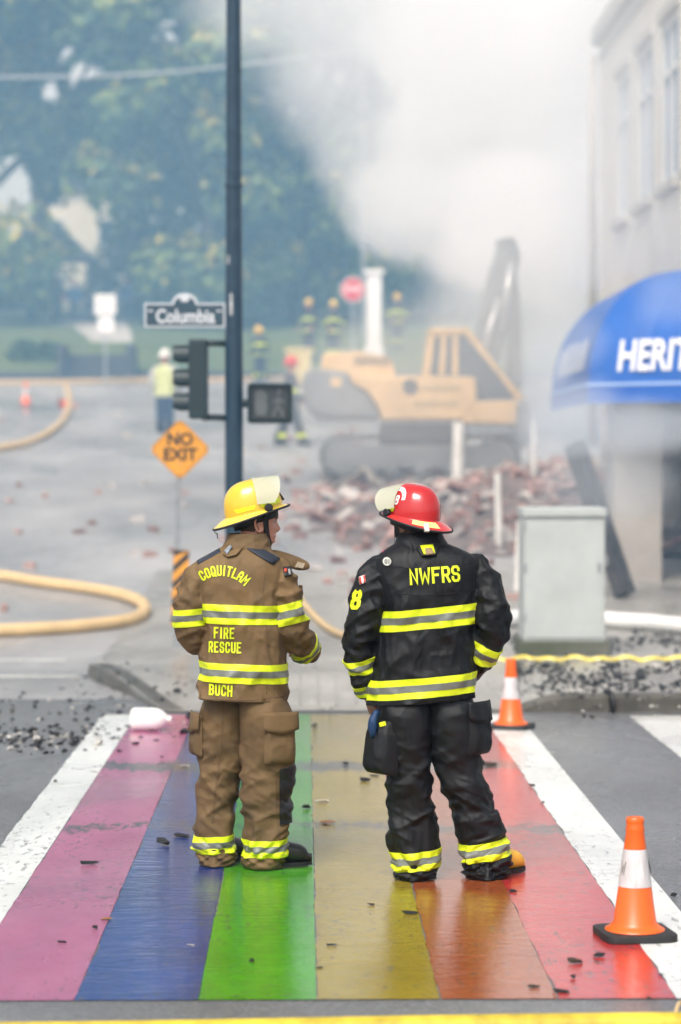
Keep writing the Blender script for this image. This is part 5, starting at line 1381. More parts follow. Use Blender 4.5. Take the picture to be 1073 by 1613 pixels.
# ------------------------------------------------------------------ firefighter in black turnout gear
cfg2 = dict(s=FPX / 11.42, cx=678, base=1388, Y=11.42, seed=8.1, jacket=M_BLK, trousers=M_BLK2, collar_m=M_BLK,
    label='firefighter in black jacket and red helmet with both hands at the waist', jlabel='black turnout jacket with lime bands and lettering', tilt=.075, tamp=.017, samp=.017, lamp=1.1,
    torso=[(853, 634, 692, .02, .06), (861, 620, 706, .01, .085), (870, 602, 735, 0, .105), (880, 591, 753, 0, .125), (895, 585, 760, 0, .135), (925, 590, 754, 0, .145), (960, 597, 751, .01, .15), (1000, 595, 748, .015, .155), (1040, 588, 746, .02, .16), (1075, 583, 747, .02, .165), (1107, 580, 748, .02, .168)],
    collar=[(882, 612, 716, .01, .105), (866, 616, 708, .012, .10), (852, 624, 699, .018, .092), (843, 629, 696, .022, .085)],
    armL=[(636, 893, 0, .045), (608, 895, 0, .060), (591, 913, 0, .073), (578, 955, -.02, .080), (568, 1000, -.02, .078), (566, 1025, .0, .074), (572, 1055, .03, .066), (578, 1085, .06, .054), (583, 1103, .075, .047)],
    armR=[(706, 893, 0, .045), (734, 894, 0, .060), (755, 911, 0, .073), (768, 946, -.03, .083), (775, 982, -.035, .081), (768, 1012, 0, .078), (757, 1038, .04, .066), (748, 1058, .08, .055), (742, 1070, .11, .05)],
    tbands=[(672, 975, 32, 5.5), (665, 1083, 31, 5.0)],
    abands=[(0, 574, 1047, .02, .30, .3, -.93, 24), (0, 582, 1088, .06, .3, .3, -.93, 20), (1, 762, 1026, .02, -.40, .42, -.80, 32)],
    texts=[('NWFRS', 682, 907, 21.5, .72, .27, .07, 0, .18)],
    legL=dict(base=1388, y=.0, seed=2, rows=[(1078, 602, 682, 0, .09), (1106, 595, 682, 0, .13), (1122, 594, 682, 0, .152), (1150, 600, 680, 0, .15), (1190, 607, 678, 0, .13), (1225, 610, 677, 0, .118), (1260, 613, 681, 0, .108), (1300, 615, 685, 0, .104), (1335, 614, 687, 0, .104), (1360, 617, 687, 0, .106), (1378, 623, 684, 0, .108), (1388, 628, 680, .0, .105)]),
    legR=dict(base=1387, y=.02, seed=7, rows=[(1078, 668, 735, 0, .09), (1106, 669, 745, 0, .13), (1122, 670, 754, 0, .152), (1150, 672, 757, 0, .15), (1190, 676, 757, 0, .13), (1225, 689, 762, 0, .118), (1260, 704, 772, 0, .11), (1300, 716, 786, 0, .106), (1335, 723, 799, 0, .106), (1355, 727, 803, 0, .108), (1375, 733, 802, .0, .11), (1387, 738, 797, .01, .108)]),
    lbands=[(0, 651, 1358, 29, 5), (1, 763, 1343, 28, 9)])
t, jk, tr, torso, arms, legs, X, Z, tb = firefighter(cfg2)
jb = bvh_of(torso, arms[0][0], arms[1][0])
o = flatpad([(653, 864), (690, 862), (684, 877), (662, 878)], 'hanging_loop', jk, M_BLK2, jb, .012)
flatpad([(660, 862), (680, 860), (683, 873), (665, 875)], 'loop_trim', o, M_LIME, jb, .02, 4)
flatpad([(667, 866), (677, 865), (682, 874), (668, 876)], 'loop_patch', o, mat('loop_tan', (.26, .18, .09), .7), jb, .026, 4)
def disc(px, py, r, m, nm, parent, off):
    b = MB(); n = 18; c = None
    for k in range(n):
        a = 2 * math.pi * k / n; x, z = X(px) + r * math.cos(a), Z(py) + r * math.sin(a); h_ = jb.ray_cast(Vector((x, -3, z)), Vector((0, 1, 0)))
        b.v.append(tuple((h_[0] if h_[0] else Vector((x, -.1, z))) + Vector((0, -off, 0))))
    b.f = [tuple(range(n))]; b.mi = [0]; return b.build(nm, m, parent, fix=False)
d = disc(608, 886, .023, M_STRAP, 'round_patch', jk, .006)
disc(608, 886, .0195, mat('patch_cream', (.5, .5, .45), .6), 'patch_face', d, .009)
project(letters('O', .016, .2, .2, .9, lambda xc, u, w: (X(606.5) + u, Z(886) + w)) + letters('I', .018, .2, .2, .9, lambda xc, u, w: (X(611) + u, Z(886) + w)), jb, 'patch_text', M_STRAP, d, off=.012)
o = flatpad([(565, 911), (574, 908), (575, 919), (566, 923)], 'flag_patch', jk, mat('flag_white', (.7, .65, .62), .6), jb, .005, 4)
flatpad([(565.5, 912), (568, 911), (569, 921), (566.5, 922)], 'flag_bar', o, mat('flag_red', (.6, .05, .03), .6), jb, .009, 2); flatpad([(571, 909.5), (574, 908.5), (574.7, 918.5), (572, 920)], 'flag_bar', o, mat('flag_red', (.6, .05, .03), .6), jb, .009, 2)
project(letters('8', 25 / cfg2['s'], .24, .2, .62, lambda xc, u, w: (X(560) + u + w * .2, Z(946) + w)), jb, 'sleeve_number', M_LIME, jk)
b = MB(); b.box((X(781), -.02, Z(927)), (.03, .05, .055), Matrix.Rotation(R(25), 3, 'Y'), bev=.006); b.build('radio_clip', M_STRAP, jk)
b = MB(); b.ball((X(604), -.02, Z(874)), .011, 10, 8); b.build('pink_tag', mat('tag_pink', (.7, .03, .2), .5), jk, smooth=True)
for pts in ([(600, 905), (603, 940), (601, 985), (596, 1040)], [(746, 900), (744, 940), (745, 985), (743, 1040)], [(612, 892), (640, 896), (680, 897), (720, 893), (742, 886)], [(622, 935), (660, 938), (700, 936), (738, 930)]):
    seam(tb, [(X(a), Z(c)) for a, c in pts], 'seam', M_BLK2, jk)
pk = pocket(tr, legs[0], (X(606), -.055, Z(1176)), 0, .19, .28, .075, (-.80, -.6, 0), M_BLK2, False, 11)
pocket(tr, legs[1], (X(748), -.04, Z(1153)), 0, .17, .24, .05, (.80, -.6, 0), M_BLK2, True, 14)
b = MB(); n = 14
b.tube(smooth_path([(X(588), -.10, Z(1160)), (X(586), -.11, Z(1142)), (X(590), -.1, Z(1126)), (X(596), -.09, Z(1122))], 4), [.018, .019, .021, .022, .022, .021, .021, .02, .019, .017, .015, .012, .007], 12)
b.v = [tuple(Vector(v) + Vector((-.6, -.7, .2)) * folds(v, 4, (22, 22, 26)) * .006) for v in b.v]
gl = b.build('work_glove', mat('glove_blue', (.004, .032, .10), .6, var=.3, vscale=20, bump=.4, bscale=60), tr, smooth=True); gl['label'] = 'blue work glove stuffed in the thigh pocket'
b = MB(); b.box((X(601), -.125, Z(1140)), (.032, .02, .02), Matrix.Rotation(R(-15), 3, 'Y'), bev=.004); b.build('glove_cuff', M_LIME, gl)
b = MB(); b.box((X(779), -.04, Z(1290)), (.05, .08, .055), Matrix.Rotation(R(-20), 3, 'Y'), bev=.01); b.build('knee_tab', M_BLK2, tr)
m_yboot = mat('boot_yellow', (.72, .40, .045), .4, var=.15, vscale=12)
boot(t, X(770), .06, R(38), m_yboot, M_STRAP, .33); boot(t, X(654), .03, R(100), m_yboot, M_STRAP)
HA = R(134)
Mh = Matrix.Translation((X(652), .05, Z(824))) @ Matrix.Rotation(HA, 4, 'Z')
hb = head_mb(0); hb.add(ear_mb(-1).v, ear_mb(-1).f); hb.add(ear_mb(1).v, ear_mb(1).f); hb.xf(Mh)
hb.tube(smooth_path([(X(662), .03, Z(885)), (X(660), .035, Z(865)), (X(656), .045, Z(845)), (X(655), .05, Z(828))], 4), [.075] * 5 + [.066] * 4 + [.062] * 4, 20)
for wr, dv, nn, sd2 in (((X(584), .08, Z(1106)), (.35, .5, -.8), (.8, .0, .3), 1), ((X(741), .115, Z(1072)), (-.45, .6, -.6), (-.8, .0, .3), -1)):
    hm_ = hand_mb(wr, dv, nn, .5, sd2); hb.add(hm_.v, hm_.f)
hb.tube([(X(600), 0, Z(900)), (X(745), 0, Z(898))], .04, 12); [hb.tube([Vector(q) for q in A[1]], .034, 10) for A in arms]; hb.tube([(X(664), 0, Z(905)), (X(661), .03, Z(862))], .05, 12)
bd_ = remeshed(hb, .0036, 'body', M_SKIN2, t)
hairpatch(Mh, bd_, M_HAIR)
for s in (-1, 1):
    b = MB(); b.ball((.0645, s * .030, -.001), .0115, 12, 8); b.xf(Mh); ey = b.build('eye', MATS['eye_white'], bd_, smooth=True)
    b = MB(); b.ball((.0735, s * .0315, -.001), .0052, 10, 6, (.5, 1, 1)); b.xf(Mh); b.build('iris', MATS['iris_dark'], ey, smooth=True)
    b = MB(); b.tube([(.0905, s * .012, .0165), (.0895, s * .025, .0205), (.081, s * .042, .018), (.072, s * .052, .012)], [.002, .0035, .003, .0015], 6); b.xf(Mh); b.build('eyebrow', M_HAIR, bd_)
M_RED = mat('helmet_red', (.52, .012, .014), .16, col2=(.43, .008, .01), vscale=6, coat=.8, croug=.06, bump=.08, bscale=180)
M_REDB = mat('helmet_red_brim', (.58, .03, .03), .25, coat=.6, croug=.1, bump=.08, bscale=180)
hel, hbv = helmet(t, Vector((X(650), .05, Z(816))), HA, R(9), R(2), M_RED, M_REDB, 'red fire helmet with white 88 and visor tipped up', 72, visor_len=.15, digits=True)
M_WDEC = mat('decal_white', (.78, .77, .75), .5)
def on_helmet(items, ang, zc, nm, m, off=.0025):
    fr = Matrix.Rotation(ang + math.pi / 2, 4, 'Z')           # drawing plane faces out along ang
    b = MB()
    for (vv, fs, lay) in items:
        vs = []; ok = True
        for (u, w) in vv:
            o_ = fr @ Vector((u, -.5, zc + w)); dv = fr.to_3x3() @ Vector((0, 1, 0)); h_ = hbv.ray_cast(o_, dv)
            if h_[0] is None: ok = False; break
            vs.append(h_[0] + h_[1].normalized() * (off + lay * .0005) * (1 if h_[1].dot(dv) < 0 else -1))
        if ok: b.add(vs, fs)
    return b.build(nm, m, hel, fix=False)
on_helmet(letters('8', .036, .24, .2, .8), R(84), .072, 'number', M_WDEC); on_helmet(letters('8', .036, .24, .2, .8), R(60), .072, 'number', M_WDEC)
arc = []
for k in range(15):
    a = R(150) - R(140) * k / 14; arc.append((.045 * math.cos(a), .045 * math.sin(a)))
vs, fs = stroke_quads(arc, .018, .004); on_helmet([([(v.x, v.y) for v in vs], fs, 0)], R(78), .078, 'arc_decal', M_WDEC)
its = []
rs = random.Random(5)
for k in range(7):
    a = R(140) - R(118) * k / 6; c_, s_ = math.cos(a), math.sin(a)
    for ln in ([(.041 * c_, .041 * s_), (.0485 * c_, .0485 * s_)],):
        v2, f2 = stroke_quads(ln, .0035, .01); its.append(([(v.x, v.y) for v in v2], f2, 4))
on_helmet(its, R(78), .078, 'arc_lettering', M_STRAP)
# name label and white clip on the rear brim
def brim_pt(a, f): 
    p = dome_pt(a, 0); d_ = Vector((math.cos(a), math.sin(a), 0)); back_ = ((1 - math.cos(a)) / 2) ** 2
    return p + d_ * brim_w(a) * f + Vector((0, 0, float(np.interp(f, [0, .15, .55, 1], [0, -.004, -.016, -.034])) * (.35 + .75 * back_) + .0025))
b = MB(); n = 12
for i in range(n + 1):
    a = R(128) + R(46) * i / n
    for f in (.22, .5, .8): b.v.append(tuple(brim_pt(a, f)))
b.f = [(i * 3 + j, (i + 1) * 3 + j, (i + 1) * 3 + j + 1, i * 3 + j + 1) for i in range(n) for j in range(2)]; b.mi = [0] * len(b.f)
nl = b.build('name_label', mat('label_pale_yellow', (.80, .66, .24), .5), hel, smooth=True, fix=False)
b = MB()
for i in range(6):
    a = R(146) + R(2.0) * i
    q = [brim_pt(a, .45), brim_pt(a + R(1.1), .45), brim_pt(a + R(1.1), .62), brim_pt(a, .62)]; b.add([v + Vector((0, 0, .0015)) for v in q], [(0, 1, 2, 3)])
b.build('name_text', M_STRAP, nl, fix=False)
b = MB(); a = R(150); p0, p1 = brim_pt(a, .62), brim_pt(a, 1.12); b.bar(p0 + Vector((0, 0, .004)), p1 + Vector((0, 0, -.01)), .022, .012); b.build('brim_clip', M_WDEC, hel)
b = MB(); P = smooth_path([Mh @ Vector(q) for q in ((.02, .108, .03), (.024, .092, -.02), (.034, .078, -.07), (.047, .058, -.107), (.052, 0, -.13), (.047, -.058, -.107), (.034, -.078, -.07), (.024, -.092, -.02), (.02, -.108, .03))], 5)
for p in P: b.v += [tuple(p + (Mh.to_3x3() @ Vector((.012, 0, 0)))), tuple(p - (Mh.to_3x3() @ Vector((.012, 0, 0))))]
b.f = [(2 * i, 2 * i + 1, 2 * i + 3, 2 * i + 2) for i in range(len(P) - 1)]; b.mi = [0] * len(b.f)
o = b.build('chin_strap', M_STRAP, t, smooth=True, fix=False); md = o.modifiers.new('s', 'SOLIDIFY'); md.thickness = .006
b = MB(); p = Mh @ Vector((.04, .075, -.085)); b.box(p, (.014, .01, .028), bev=.003); b.build('strap_buckle', m_galv, o)
# ------------------------------------------------------------------ excavator
EY = 44.0; ES = FPX / EY; e0 = W(655, 755, EY); ez = H(e0.x, EY)
ex = empty('excavator', (e0.x, EY, ez), 0, 'yellow tracked excavator with raised dark boom working in the smoke', 'excavator')
def EX(px, py): q = W(px, py, EY); return (q.x - e0.x, q.z - ez)
m_ey = mat('digger_yellow', (.64, .42, .18), .5, var=.2, vscale=2); m_ed = mat('digger_dark', (.03, .032, .036), .6, var=.3, vscale=4); m_eg = mat('digger_grey', (.16, .17, .18), .6, var=.2, vscale=3)
xa, za = EX(505, 753); xb, zb = EX(812, 686); za = 0
def track(y0):
    cyz = (za + zb) / 2; r = (zb - za) / 2; b = MB(); pts = []
    L_ = xb - xa - 2 * r; per = 2 * L_ + 2 * math.pi * r; n = 46
    for k in range(n):
        s = per * k / n
        if s < L_: p, a = (xa + r + s, za), 0
        elif s < L_ + math.pi * r: t = (s - L_) / r; p, a = (xb - r + r * math.sin(t), cyz - r * math.cos(t)), t
        elif s < 2 * L_ + math.pi * r: p, a = (xb - r - (s - L_ - math.pi * r), zb), math.pi
        else: t = (s - 2 * L_ - math.pi * r) / r; p, a = (xa + r - r * math.sin(t), cyz + r * math.cos(t)), math.pi + t
        nrm = Vector((math.sin(a), 0, -math.cos(a)))
        b.box(Vector((p[0], y0, p[1])) + nrm * -.03, (per / n * .9, .5, .05), Matrix.Rotation(-a, 3, 'Y')); b.box(Vector((p[0], y0, p[1])) + nrm * .005, (.03, .5, .05), Matrix.Rotation(-a, 3, 'Y'))
    o = b.build('track', m_ed, ex); o['kind'] = 'stuff'
    b = MB(); b.box(((xa + xb) / 2, y0, cyz), (xb - xa - 2 * r, .34, r * 1.1), bev=.04); b.build('track_frame', m_eg, o)
    for (x, rr) in ((xa + r, r * .78), (xb - r, r * .78)):
        b = MB(); b.lathe([(0, -.2), (rr * .35, -.2), (rr * .4, -.17), (rr * .85, -.17), (rr, -.2), (rr, .2), (0, .2)], 22, Matrix.Translation((x, y0, cyz)) @ Matrix.Rotation(R(90), 4, 'X')); b.build('wheel', m_eg, o, smooth=True, angle=40)
    for k in range(5):
        x = xa + r + (L_) * (k + .5) / 5; b = MB(); b.lathe([(0, -.2), (.11, -.2), (.13, -.16), (.13, .16), (0, .2)], 14, Matrix.Translation((x, y0, za + .19)) @ Matrix.Rotation(R(90), 4, 'X')); b.build('roller', m_eg, o)
track(-.85); track(1.05)
b = MB(); x0, z0 = EX(600, 688); x1, z1 = EX(730, 666); b.box(((x0 + x1) / 2, .1, (z0 + z1) / 2 - .15), (x1 - x0, 1.7, .5)); b.build('undercarriage', m_ed, ex)
def side(poly, y0, y1, nm, m, par=None, bev=.04):
    b = MB(); b.prism([EX(*p) for p in poly], y0, y1); o = b.build(nm, m, par or ex); md = o.modifiers.new('b', 'BEVEL'); md.width = bev; md.segments = 2; md.limit_method = 'ANGLE'; return o
side([(505, 582), (508, 560), (560, 557), (612, 566), (620, 588), (620, 596), (505, 596)], -1.0, 1.1, 'engine_hood', m_ey)
body = side([(552, 594), (742, 597), (744, 634), (720, 663), (600, 663), (592, 640), (575, 618), (552, 606)], -1.16, 1.15, 'house_body', m_ey)
side([(476, 594), (492, 582), (551, 590), (551, 608), (574, 620), (590, 642), (597, 662), (500, 660), (480, 640)], -1.1, 1.1, 'counterweight', m_eg, bev=.1)
side([(520, 598), (536, 598), (536, 612), (520, 612)], -1.115, -1.102, 'access_panel', m_ey)
side([(722, 634), (806, 634), (806, 670), (722, 668)], -1.14, .1, 'deck_box', m_ey)
# grille louvres on the hood
for k in range(7):
    side([(558 + k * 8, 566), (562 + k * 8, 566), (562 + k * 8, 578), (558 + k * 8, 578)], -1.03, -1.002, 'louvre', m_ed, bev=.005)
# roundel and unreadable dark lettering on the flank
b = MB(); c = EX(642, 612); b.lathe([(0, 0), (.14, 0), (.14, .01), (0, .01)], 24, Matrix.Translation((c[0], -1.165, c[1])) @ Matrix.Rotation(R(90), 4, 'X')); b.build('roundel', m_ed, ex)
for (pa, pb, py, hh_) in ((660, 715, 615, 7), (648, 712, 638, 8)):
    rs = random.Random(pa); px = pa
    b = MB()
    while px < pb:
        w_ = rs.uniform(4, 7); p0, p1 = EX(px, py + hh_ / 2), EX(px + w_, py - hh_ / 2); b.box(((p0[0] + p1[0]) / 2, -1.166, (p0[1] + p1[1]) / 2), (p1[0] - p0[0], .01, p1[1] - p0[1])); px += w_ + 2.2
    o = b.build('lettering', mat('faded_print', (.35, .24, .09), .6), ex); o['kind'] = 'stuff'
# cab: open frame with slanted front
fr = [((668, 594), (676, 530)), ((676, 530), (729, 527)), ((729, 527), (812, 632)), ((711, 594), (711, 529)), ((668, 594), (722, 634)), ((690, 594), (694, 530))]
cab = None
for y0 in (-1.1, -.1):
    for (p, q) in fr:
        a, c = EX(*p), EX(*q); b = MB(); b.bar((a[0], y0, a[1]), (c[0], y0, c[1]), .085, .1); o = b.build('cab_post', m_ey, ex)
a, c = EX(676, 530), EX(729, 527); b = MB(); b.box(((a[0] + c[0]) / 2, -.6, a[1] + .05), (c[0] - a[0] + .1, 1.1, .09), bev=.03); b.build('cab_roof', m_ey, ex)
m_cg = mat('cab_glass', (.04, .06, .08), .1)
for y0 in (-1.08, -.12):
    b = MB(); b.prism([EX(*p) for p in ((670, 594), (678, 534), (727, 531), (806, 630), (722, 632))], y0, y0 + .012); b.build('cab_glass', m_cg, ex)
b = MB(); a = EX(700, 600); b.box((a[0], -.6, a[1] + .1), (.5, .5, .5), bev=.06); b.box((a[0] - .25, -.6, a[1] + .5), (.14, .46, .7), bev=.05); b.build('seat', m_ed, ex)
# boom, stick, rams, bucket
m_arm = mat('arm_haze_grey', (.085, .095, .11), .7, var=.3, vscale=3)  # blue-grey of the smoky haze painted into the arm colour
boom = side([(735, 640), (765, 640), (800, 520), (822, 400), (812, 372), (790, 375), (775, 420), (752, 520)], .15, .65, 'boom', m_arm)
stick = side([(786, 372), (812, 366), (826, 470), (830, 600), (816, 640), (806, 600), (804, 480)], .72, 1.05, 'stick', m_arm)
bk = side([(806, 640), (832, 632), (846, 660), (840, 700), (806, 714), (788, 690), (812, 680)], .35, 1.4, 'bucket', m_eg)
m_rod = mat('ram_steel', (.5, .5, .5), .3, metal=.8)
for (p, q, y0) in (((806, 413), (790, 522), .08), ((748, 600), (786, 470), .08), ((748, 600), (786, 470), .72)):
    a, c = EX(*p), EX(*q); b = MB(); b.tube([(a[0], y0, a[1]), (c[0], y0, c[1])], .06, 10); o = b.build('ram', m_rod, ex, smooth=True)

# ------------------------------------------------------------------ people further up the street
def far_person(px, pyf, Y, h, hf, jm, tm, hm_, label, group, stride=.0, face=0.0, bands=True, vest=None, bend=0.0, helmet_on=True, arms_fwd=.1):
    p = W(px, pyf, Y); t = empty('person', (p.x, Y, hf(p.x, Y)), face, label, 'person', group); k = h / 1.8
    def S(b): b.v = [(x * k, y * k + bend * max(0, z - .9), z * k - .25 * bend * max(0, z - .9)) for x, y, z in b.v]; return b
    b = MB(); nseg = 20
    to = loft([(1.52, -.08, .08, 0, .06), (1.47, -.2, .2, 0, .1), (1.38, -.235, .235, 0, .125), (1.15, -.215, .215, 0, .13), (.95, -.215, .215, 0, .14), (.80, -.225, .225, 0, .145)], 24, nseg, lambda q: folds(q, px, (4, 4, 8)), .012, smooth=1, close_top=True)
    ar = []
    for s in (-1, 1):
        a_, _ = sleeve([(s * .19, 0, 1.43), (s * .27, .0, 1.28), (s * .30, arms_fwd * .3, 1.08), (s * .24, arms_fwd * 2.4, .93)], [.08, .085, .075, .055], 5, 14, lambda q: folds(q, px + 2, (7, 7, 10)), .008); ar.append(a_)
    jk = S(joined(to, *ar)).build('jacket', jm, t, smooth=True)
    lg = []
    for s in (-1, 1):
        st = stride * s
        a_, _ = sleeve([(s * .1, 0, .92), (s * .11, st * .25, .5), (s * .115, st * .55 + .02, .12), (s * .115, st * .6, .05)], [.125, .1, .085, .09], 6, 16, lambda q: folds(q, px + 7, (5, 5, 12)), .012); lg.append(a_)
    tr = S(joined(*lg)).build('trousers', tm, t, smooth=True)
    if bands:
        for z in (1.22, .86): slab(S(joined(to)) if False else to_s(to, k, bend), [(Vector((0, 0, (z - .04) * k)), Vector((0, 0, 1))), (Vector((0, 0, (z + .04) * k)), Vector((0, 0, -1)))], .006, 'reflective_band', M_LIME, jk)
        for a_ in lg: slab(a_, [(Vector((0, 0, .17 * k)), Vector((0, 0, 1))), (Vector((0, 0, .25 * k)), Vector((0, 0, -1)))], .006, 'reflective_band', M_LIME, tr)
        for a_ in ar: slab(a_, [(Vector((0, 0, 1.1 * k)), Vector((0, 0, 1))), (Vector((0, 0, 1.16 * k)), Vector((0, 0, -1)))], .006, 'reflective_band', M_LIME, jk)
    if vest: slab(to_s(to, k, bend), [(Vector((0, 0, .82 * k)), Vector((0, 0, 1))), (Vector((0, 0, 1.5 * k)), Vector((0, 0, -1)))], .012, 'vest', vest, jk)
    hb = head_mb(0); hb.add(ear_mb(1).v, ear_mb(1).f); hb.add(ear_mb(-1).v, ear_mb(-1).f); hb.xf(Matrix.Translation((0, .02, 1.67)) @ Matrix.Rotation(R(90), 4, 'Z')); hb.tube([(0, 0, 1.45), (0, .0, 1.62)], .06, 14)
    for s in (-1, 1): q = hand_mb((s * .24, arms_fwd * 2.4 + .03, .91), (-s * .3, .8, -.3), (-s, 0, 0), .5, s); hb.add(q.v, q.f)
    S(hb).build('body', M_SKIN, t, smooth=True)
    for s in (-1, 1):
        bt = boot(t, s * .115 * k, stride * s * .6 * k, R(90), M_RUB, M_STRAP, .3)
    zc = bend
    if helmet_on:
        pos = Vector((0, .02, 1.71)) * k; pos.y += bend * (pos.z - .9); pos.z -= .25 * bend * .8
        seg, rg = 28, 8; b = MB()
        for j in range(rg + 1):
            for i in range(seg): b.v.append(tuple(dome_pt(2 * math.pi * i / seg, j / rg)))
        b.f = [(j * seg + i, j * seg + (i + 1) % seg, (j + 1) * seg + (i + 1) % seg, (j + 1) * seg + i) for j in range(rg) for i in range(seg)]; b.mi = [0] * len(b.f)
        hl = b.build('helmet', hm_, t, smooth=True); hl.matrix_local = Matrix.Translation(pos) @ Matrix.Rotation(R(90), 4, 'Z')
        b = MB()
        for f, dz in ((0, 0), (1, -.02), (1, -.026), (0, -.01)):
            for i in range(seg):
                a = 2 * math.pi * i / seg; q = dome_pt(a, 0); b.v.append((q.x + math.cos(a) * brim_w(a) * f, q.y + math.sin(a) * brim_w(a) * f, dz))
        b.f = [(j * seg + i, j * seg + (i + 1) % seg, (j + 1) * seg + (i + 1) % seg, (j + 1) * seg + i) for j in range(3) for i in range(seg)]; b.mi = [0] * len(b.f); b.build('brim', hm_, hl, smooth=True)
    else:
        b = MB(); b.ball((0, .0, 1.70), .1, 16, 10, (.82, 1.02, 1.1)); b.v = [v for v in b.v]; S(b).build('hair', M_HAIR, t, smooth=True)
    return t
def to_s(b, k, bend):
    c = MB(); c.v = list(b.v); c.f = list(b.f); return c
m_hv = mat('vest_hivis', (.50, .54, .26), .6); m_sh = mat('shirt_pale', (.5, .5, .48), .8, var=.2, vscale=6); m_jean = mat('jeans', (.035, .06, .11), .85, var=.3, vscale=8)
m_wh = mat('helmet_white', (.75, .74, .70), .35); m_navyc = mat('dark_gear', (.02, .022, .03), .7)
g = 'emergency crew up the street'; g2 = 'onlookers on the lawn'
q = GP(260, 682); far_person(260, 682, q.y, 1.82, H, m_sh, m_jean, m_wh, 'worker in pale shirt, lime vest and white helmet behind the traffic light', g, bands=False, vest=m_hv, face=R(-20))
q = GP(458, 702); far_person(458, 702, q.y, 1.82, H, m_navyc, m_navyc, mat('helmet_red_far', (.55, .05, .05), .4), 'striding firefighter in red helmet half hidden by the walk signal', g, stride=.38, face=R(-75))
far_person(410, 598, 73.8, 1.66, H, m_navyc, m_navyc, M_YEL, 'firefighter in yellow helmet stooping near the pale bin', g, bend=.12, face=R(30))
far_person(487, 550, 77.5, 1.85, HL, m_navyc, m_navyc, M_YEL, 'left of two firefighters in yellow helmets standing beside the stop sign', g, face=R(150))
far_person(525, 550, 77.5, 1.80, HL, m_navyc, m_navyc, M_YEL, 'right of two firefighters in yellow helmets standing beside the stop sign', g, face=R(200))
far_person(626, 552, 80, 1.70, HL, m_navyc, m_navyc, M_YEL, 'lone hazy firefighter right of the pale pillar', g, face=R(180))
m_rc = mat('coat_red', (.42, .05, .06), .8); m_bc = mat('coat_blue', (.03, .10, .26), .8); m_gc = mat('coat_brown', (.2, .15, .12), .8)
far_person(90, 498, 100, 1.72, HL, m_rc, m_navyc, None, 'onlooker in a red coat at the left by the pavilion', g2, bands=False, helmet_on=False, face=R(170))
far_person(117, 498, 100, 1.75, HL, m_bc, m_navyc, None, 'onlooker in a blue coat beside the one in red', g2, bands=False, helmet_on=False, face=R(190))
far_person(136, 498, 101.5, 1.70, HL, m_gc, m_navyc, None, 'onlooker in a brown coat next to the path', g2, bands=False, helmet_on=False, face=R(180))
far_person(199, 494, 103, 1.70, HL, m_bc, m_navyc, None, 'onlooker in bright blue standing alone right of the parking sign', g2, bands=False, helmet_on=False, face=R(180))

# ------------------------------------------------------------------ bricks, rubble, broken posts
rs = random.Random(21)
BR = [mat('brick_red', (.22, .125, .11), .85, var=.3, vscale=14, bump=.4, bscale=40), mat('brick_pink', (.38, .24, .21), .85, var=.25, vscale=14, bump=.4, bscale=40), mat('brick_ashy', (.42, .39, .37), .9, var=.25, vscale=14, bump=.4, bscale=40)]
def brick_mesh(seed, m):
    r = random.Random(seed); b = MB(); L_ = .2 * r.choice((1, 1, .6, .75)); b.box((0, 0, 0), (L_, .095, .06), bev=.006)
    b.v = [(x + r.uniform(-.006, .006), y + r.uniform(-.005, .005), z + r.uniform(-.004, .004)) for x, y, z in b.v]
    o = b.build('x', m); me = o.data; bpy.data.objects.remove(o); me.name = 'brick'; return me
BM = [(brick_mesh(k, BR[k % 3]), ('red', 'pink', 'ash grey')[k % 3]) for k in range(9)]
def rubble_h(x, y):
    """mound at the foot of the digger and the corner building"""
    c = math.exp(-(((x - 5.2) / 2.6) ** 2 + ((y - 39) / 4.5) ** 2)) * .65 + math.exp(-(((x - 2.6) / 2.2) ** 2 + ((y - 38) / 3.2) ** 2)) * .22
    n_ = noise.fractal(Vector((x * 1.1, y * .8, 1.7)), 1, 2, 4)
    return H(x, y) - .06 + c * (1 + .5 * n_) + .05 * n_
n_placed = 0
for k in range(185):
    while True:
        px, py = rs.uniform(0, 860), rs.choice((rs.uniform(640, 900), rs.uniform(740, 990)))
        dens = .25 + .75 * sm(px, 300, 520) * (1 - .6 * sm(py, 880, 960))
        if rs.random() < dens: break
    gq = GP(px, py)
    me, cn = BM[rs.randrange(9)]
    o = bpy.data.objects.new('brick', me); C.objects.link(o)
    z = max(H(gq.x, gq.y), rubble_h(gq.x, gq.y), SW(gq.x, gq.y) if XL(gq.y) < gq.x and gq.y < 31 else -1)
    o.location = (gq.x, gq.y, z + .028); o.rotation_euler = (rs.choice((0, 0, 1.57, .3)), rs.uniform(-.25, .25), rs.uniform(0, 3.14)); k_ = rs.uniform(.85, 1.15); o.scale = (k_, k_, k_)
    wx_ = 'near the hose loop at left' if px < 215 else 'behind the diamond sign' if px < 340 else 'right of the signal pole' if px < 500 else 'below the digger counterweight' if px < 600 else 'around the red helmet' if px < 720 else 'left of the grey cabinet'
    wy_ = 'high up the street' if py < 740 else 'midway up the street' if py < 850 else 'low on the street'
    st_ = ('upended ' if abs(o.rotation_euler.x - 1.57) < .01 else '') + ('broken ' if me.vertices and max(v.co.x for v in me.vertices) < .09 else 'whole ')
    tag(o, 'loose %s%s brick %s, %s' % (st_, cn, wy_, wx_), 'brick', 'loose %s%s bricks %s, %s' % (st_, cn, wy_, wx_))
m_rub2 = mat('rubble_dirt', (.24, .18, .165), .95, col2=(.07, .065, .065), vscale=3, bump=.8, bscale=9)
tag(grid(np.linspace(-.6, 10.5, 70), np.linspace(33, 47.5, 80), rubble_h).build('rubble', m_rub2, fix=False, smooth=True), kind='stuff')
b = MB(); vs = []
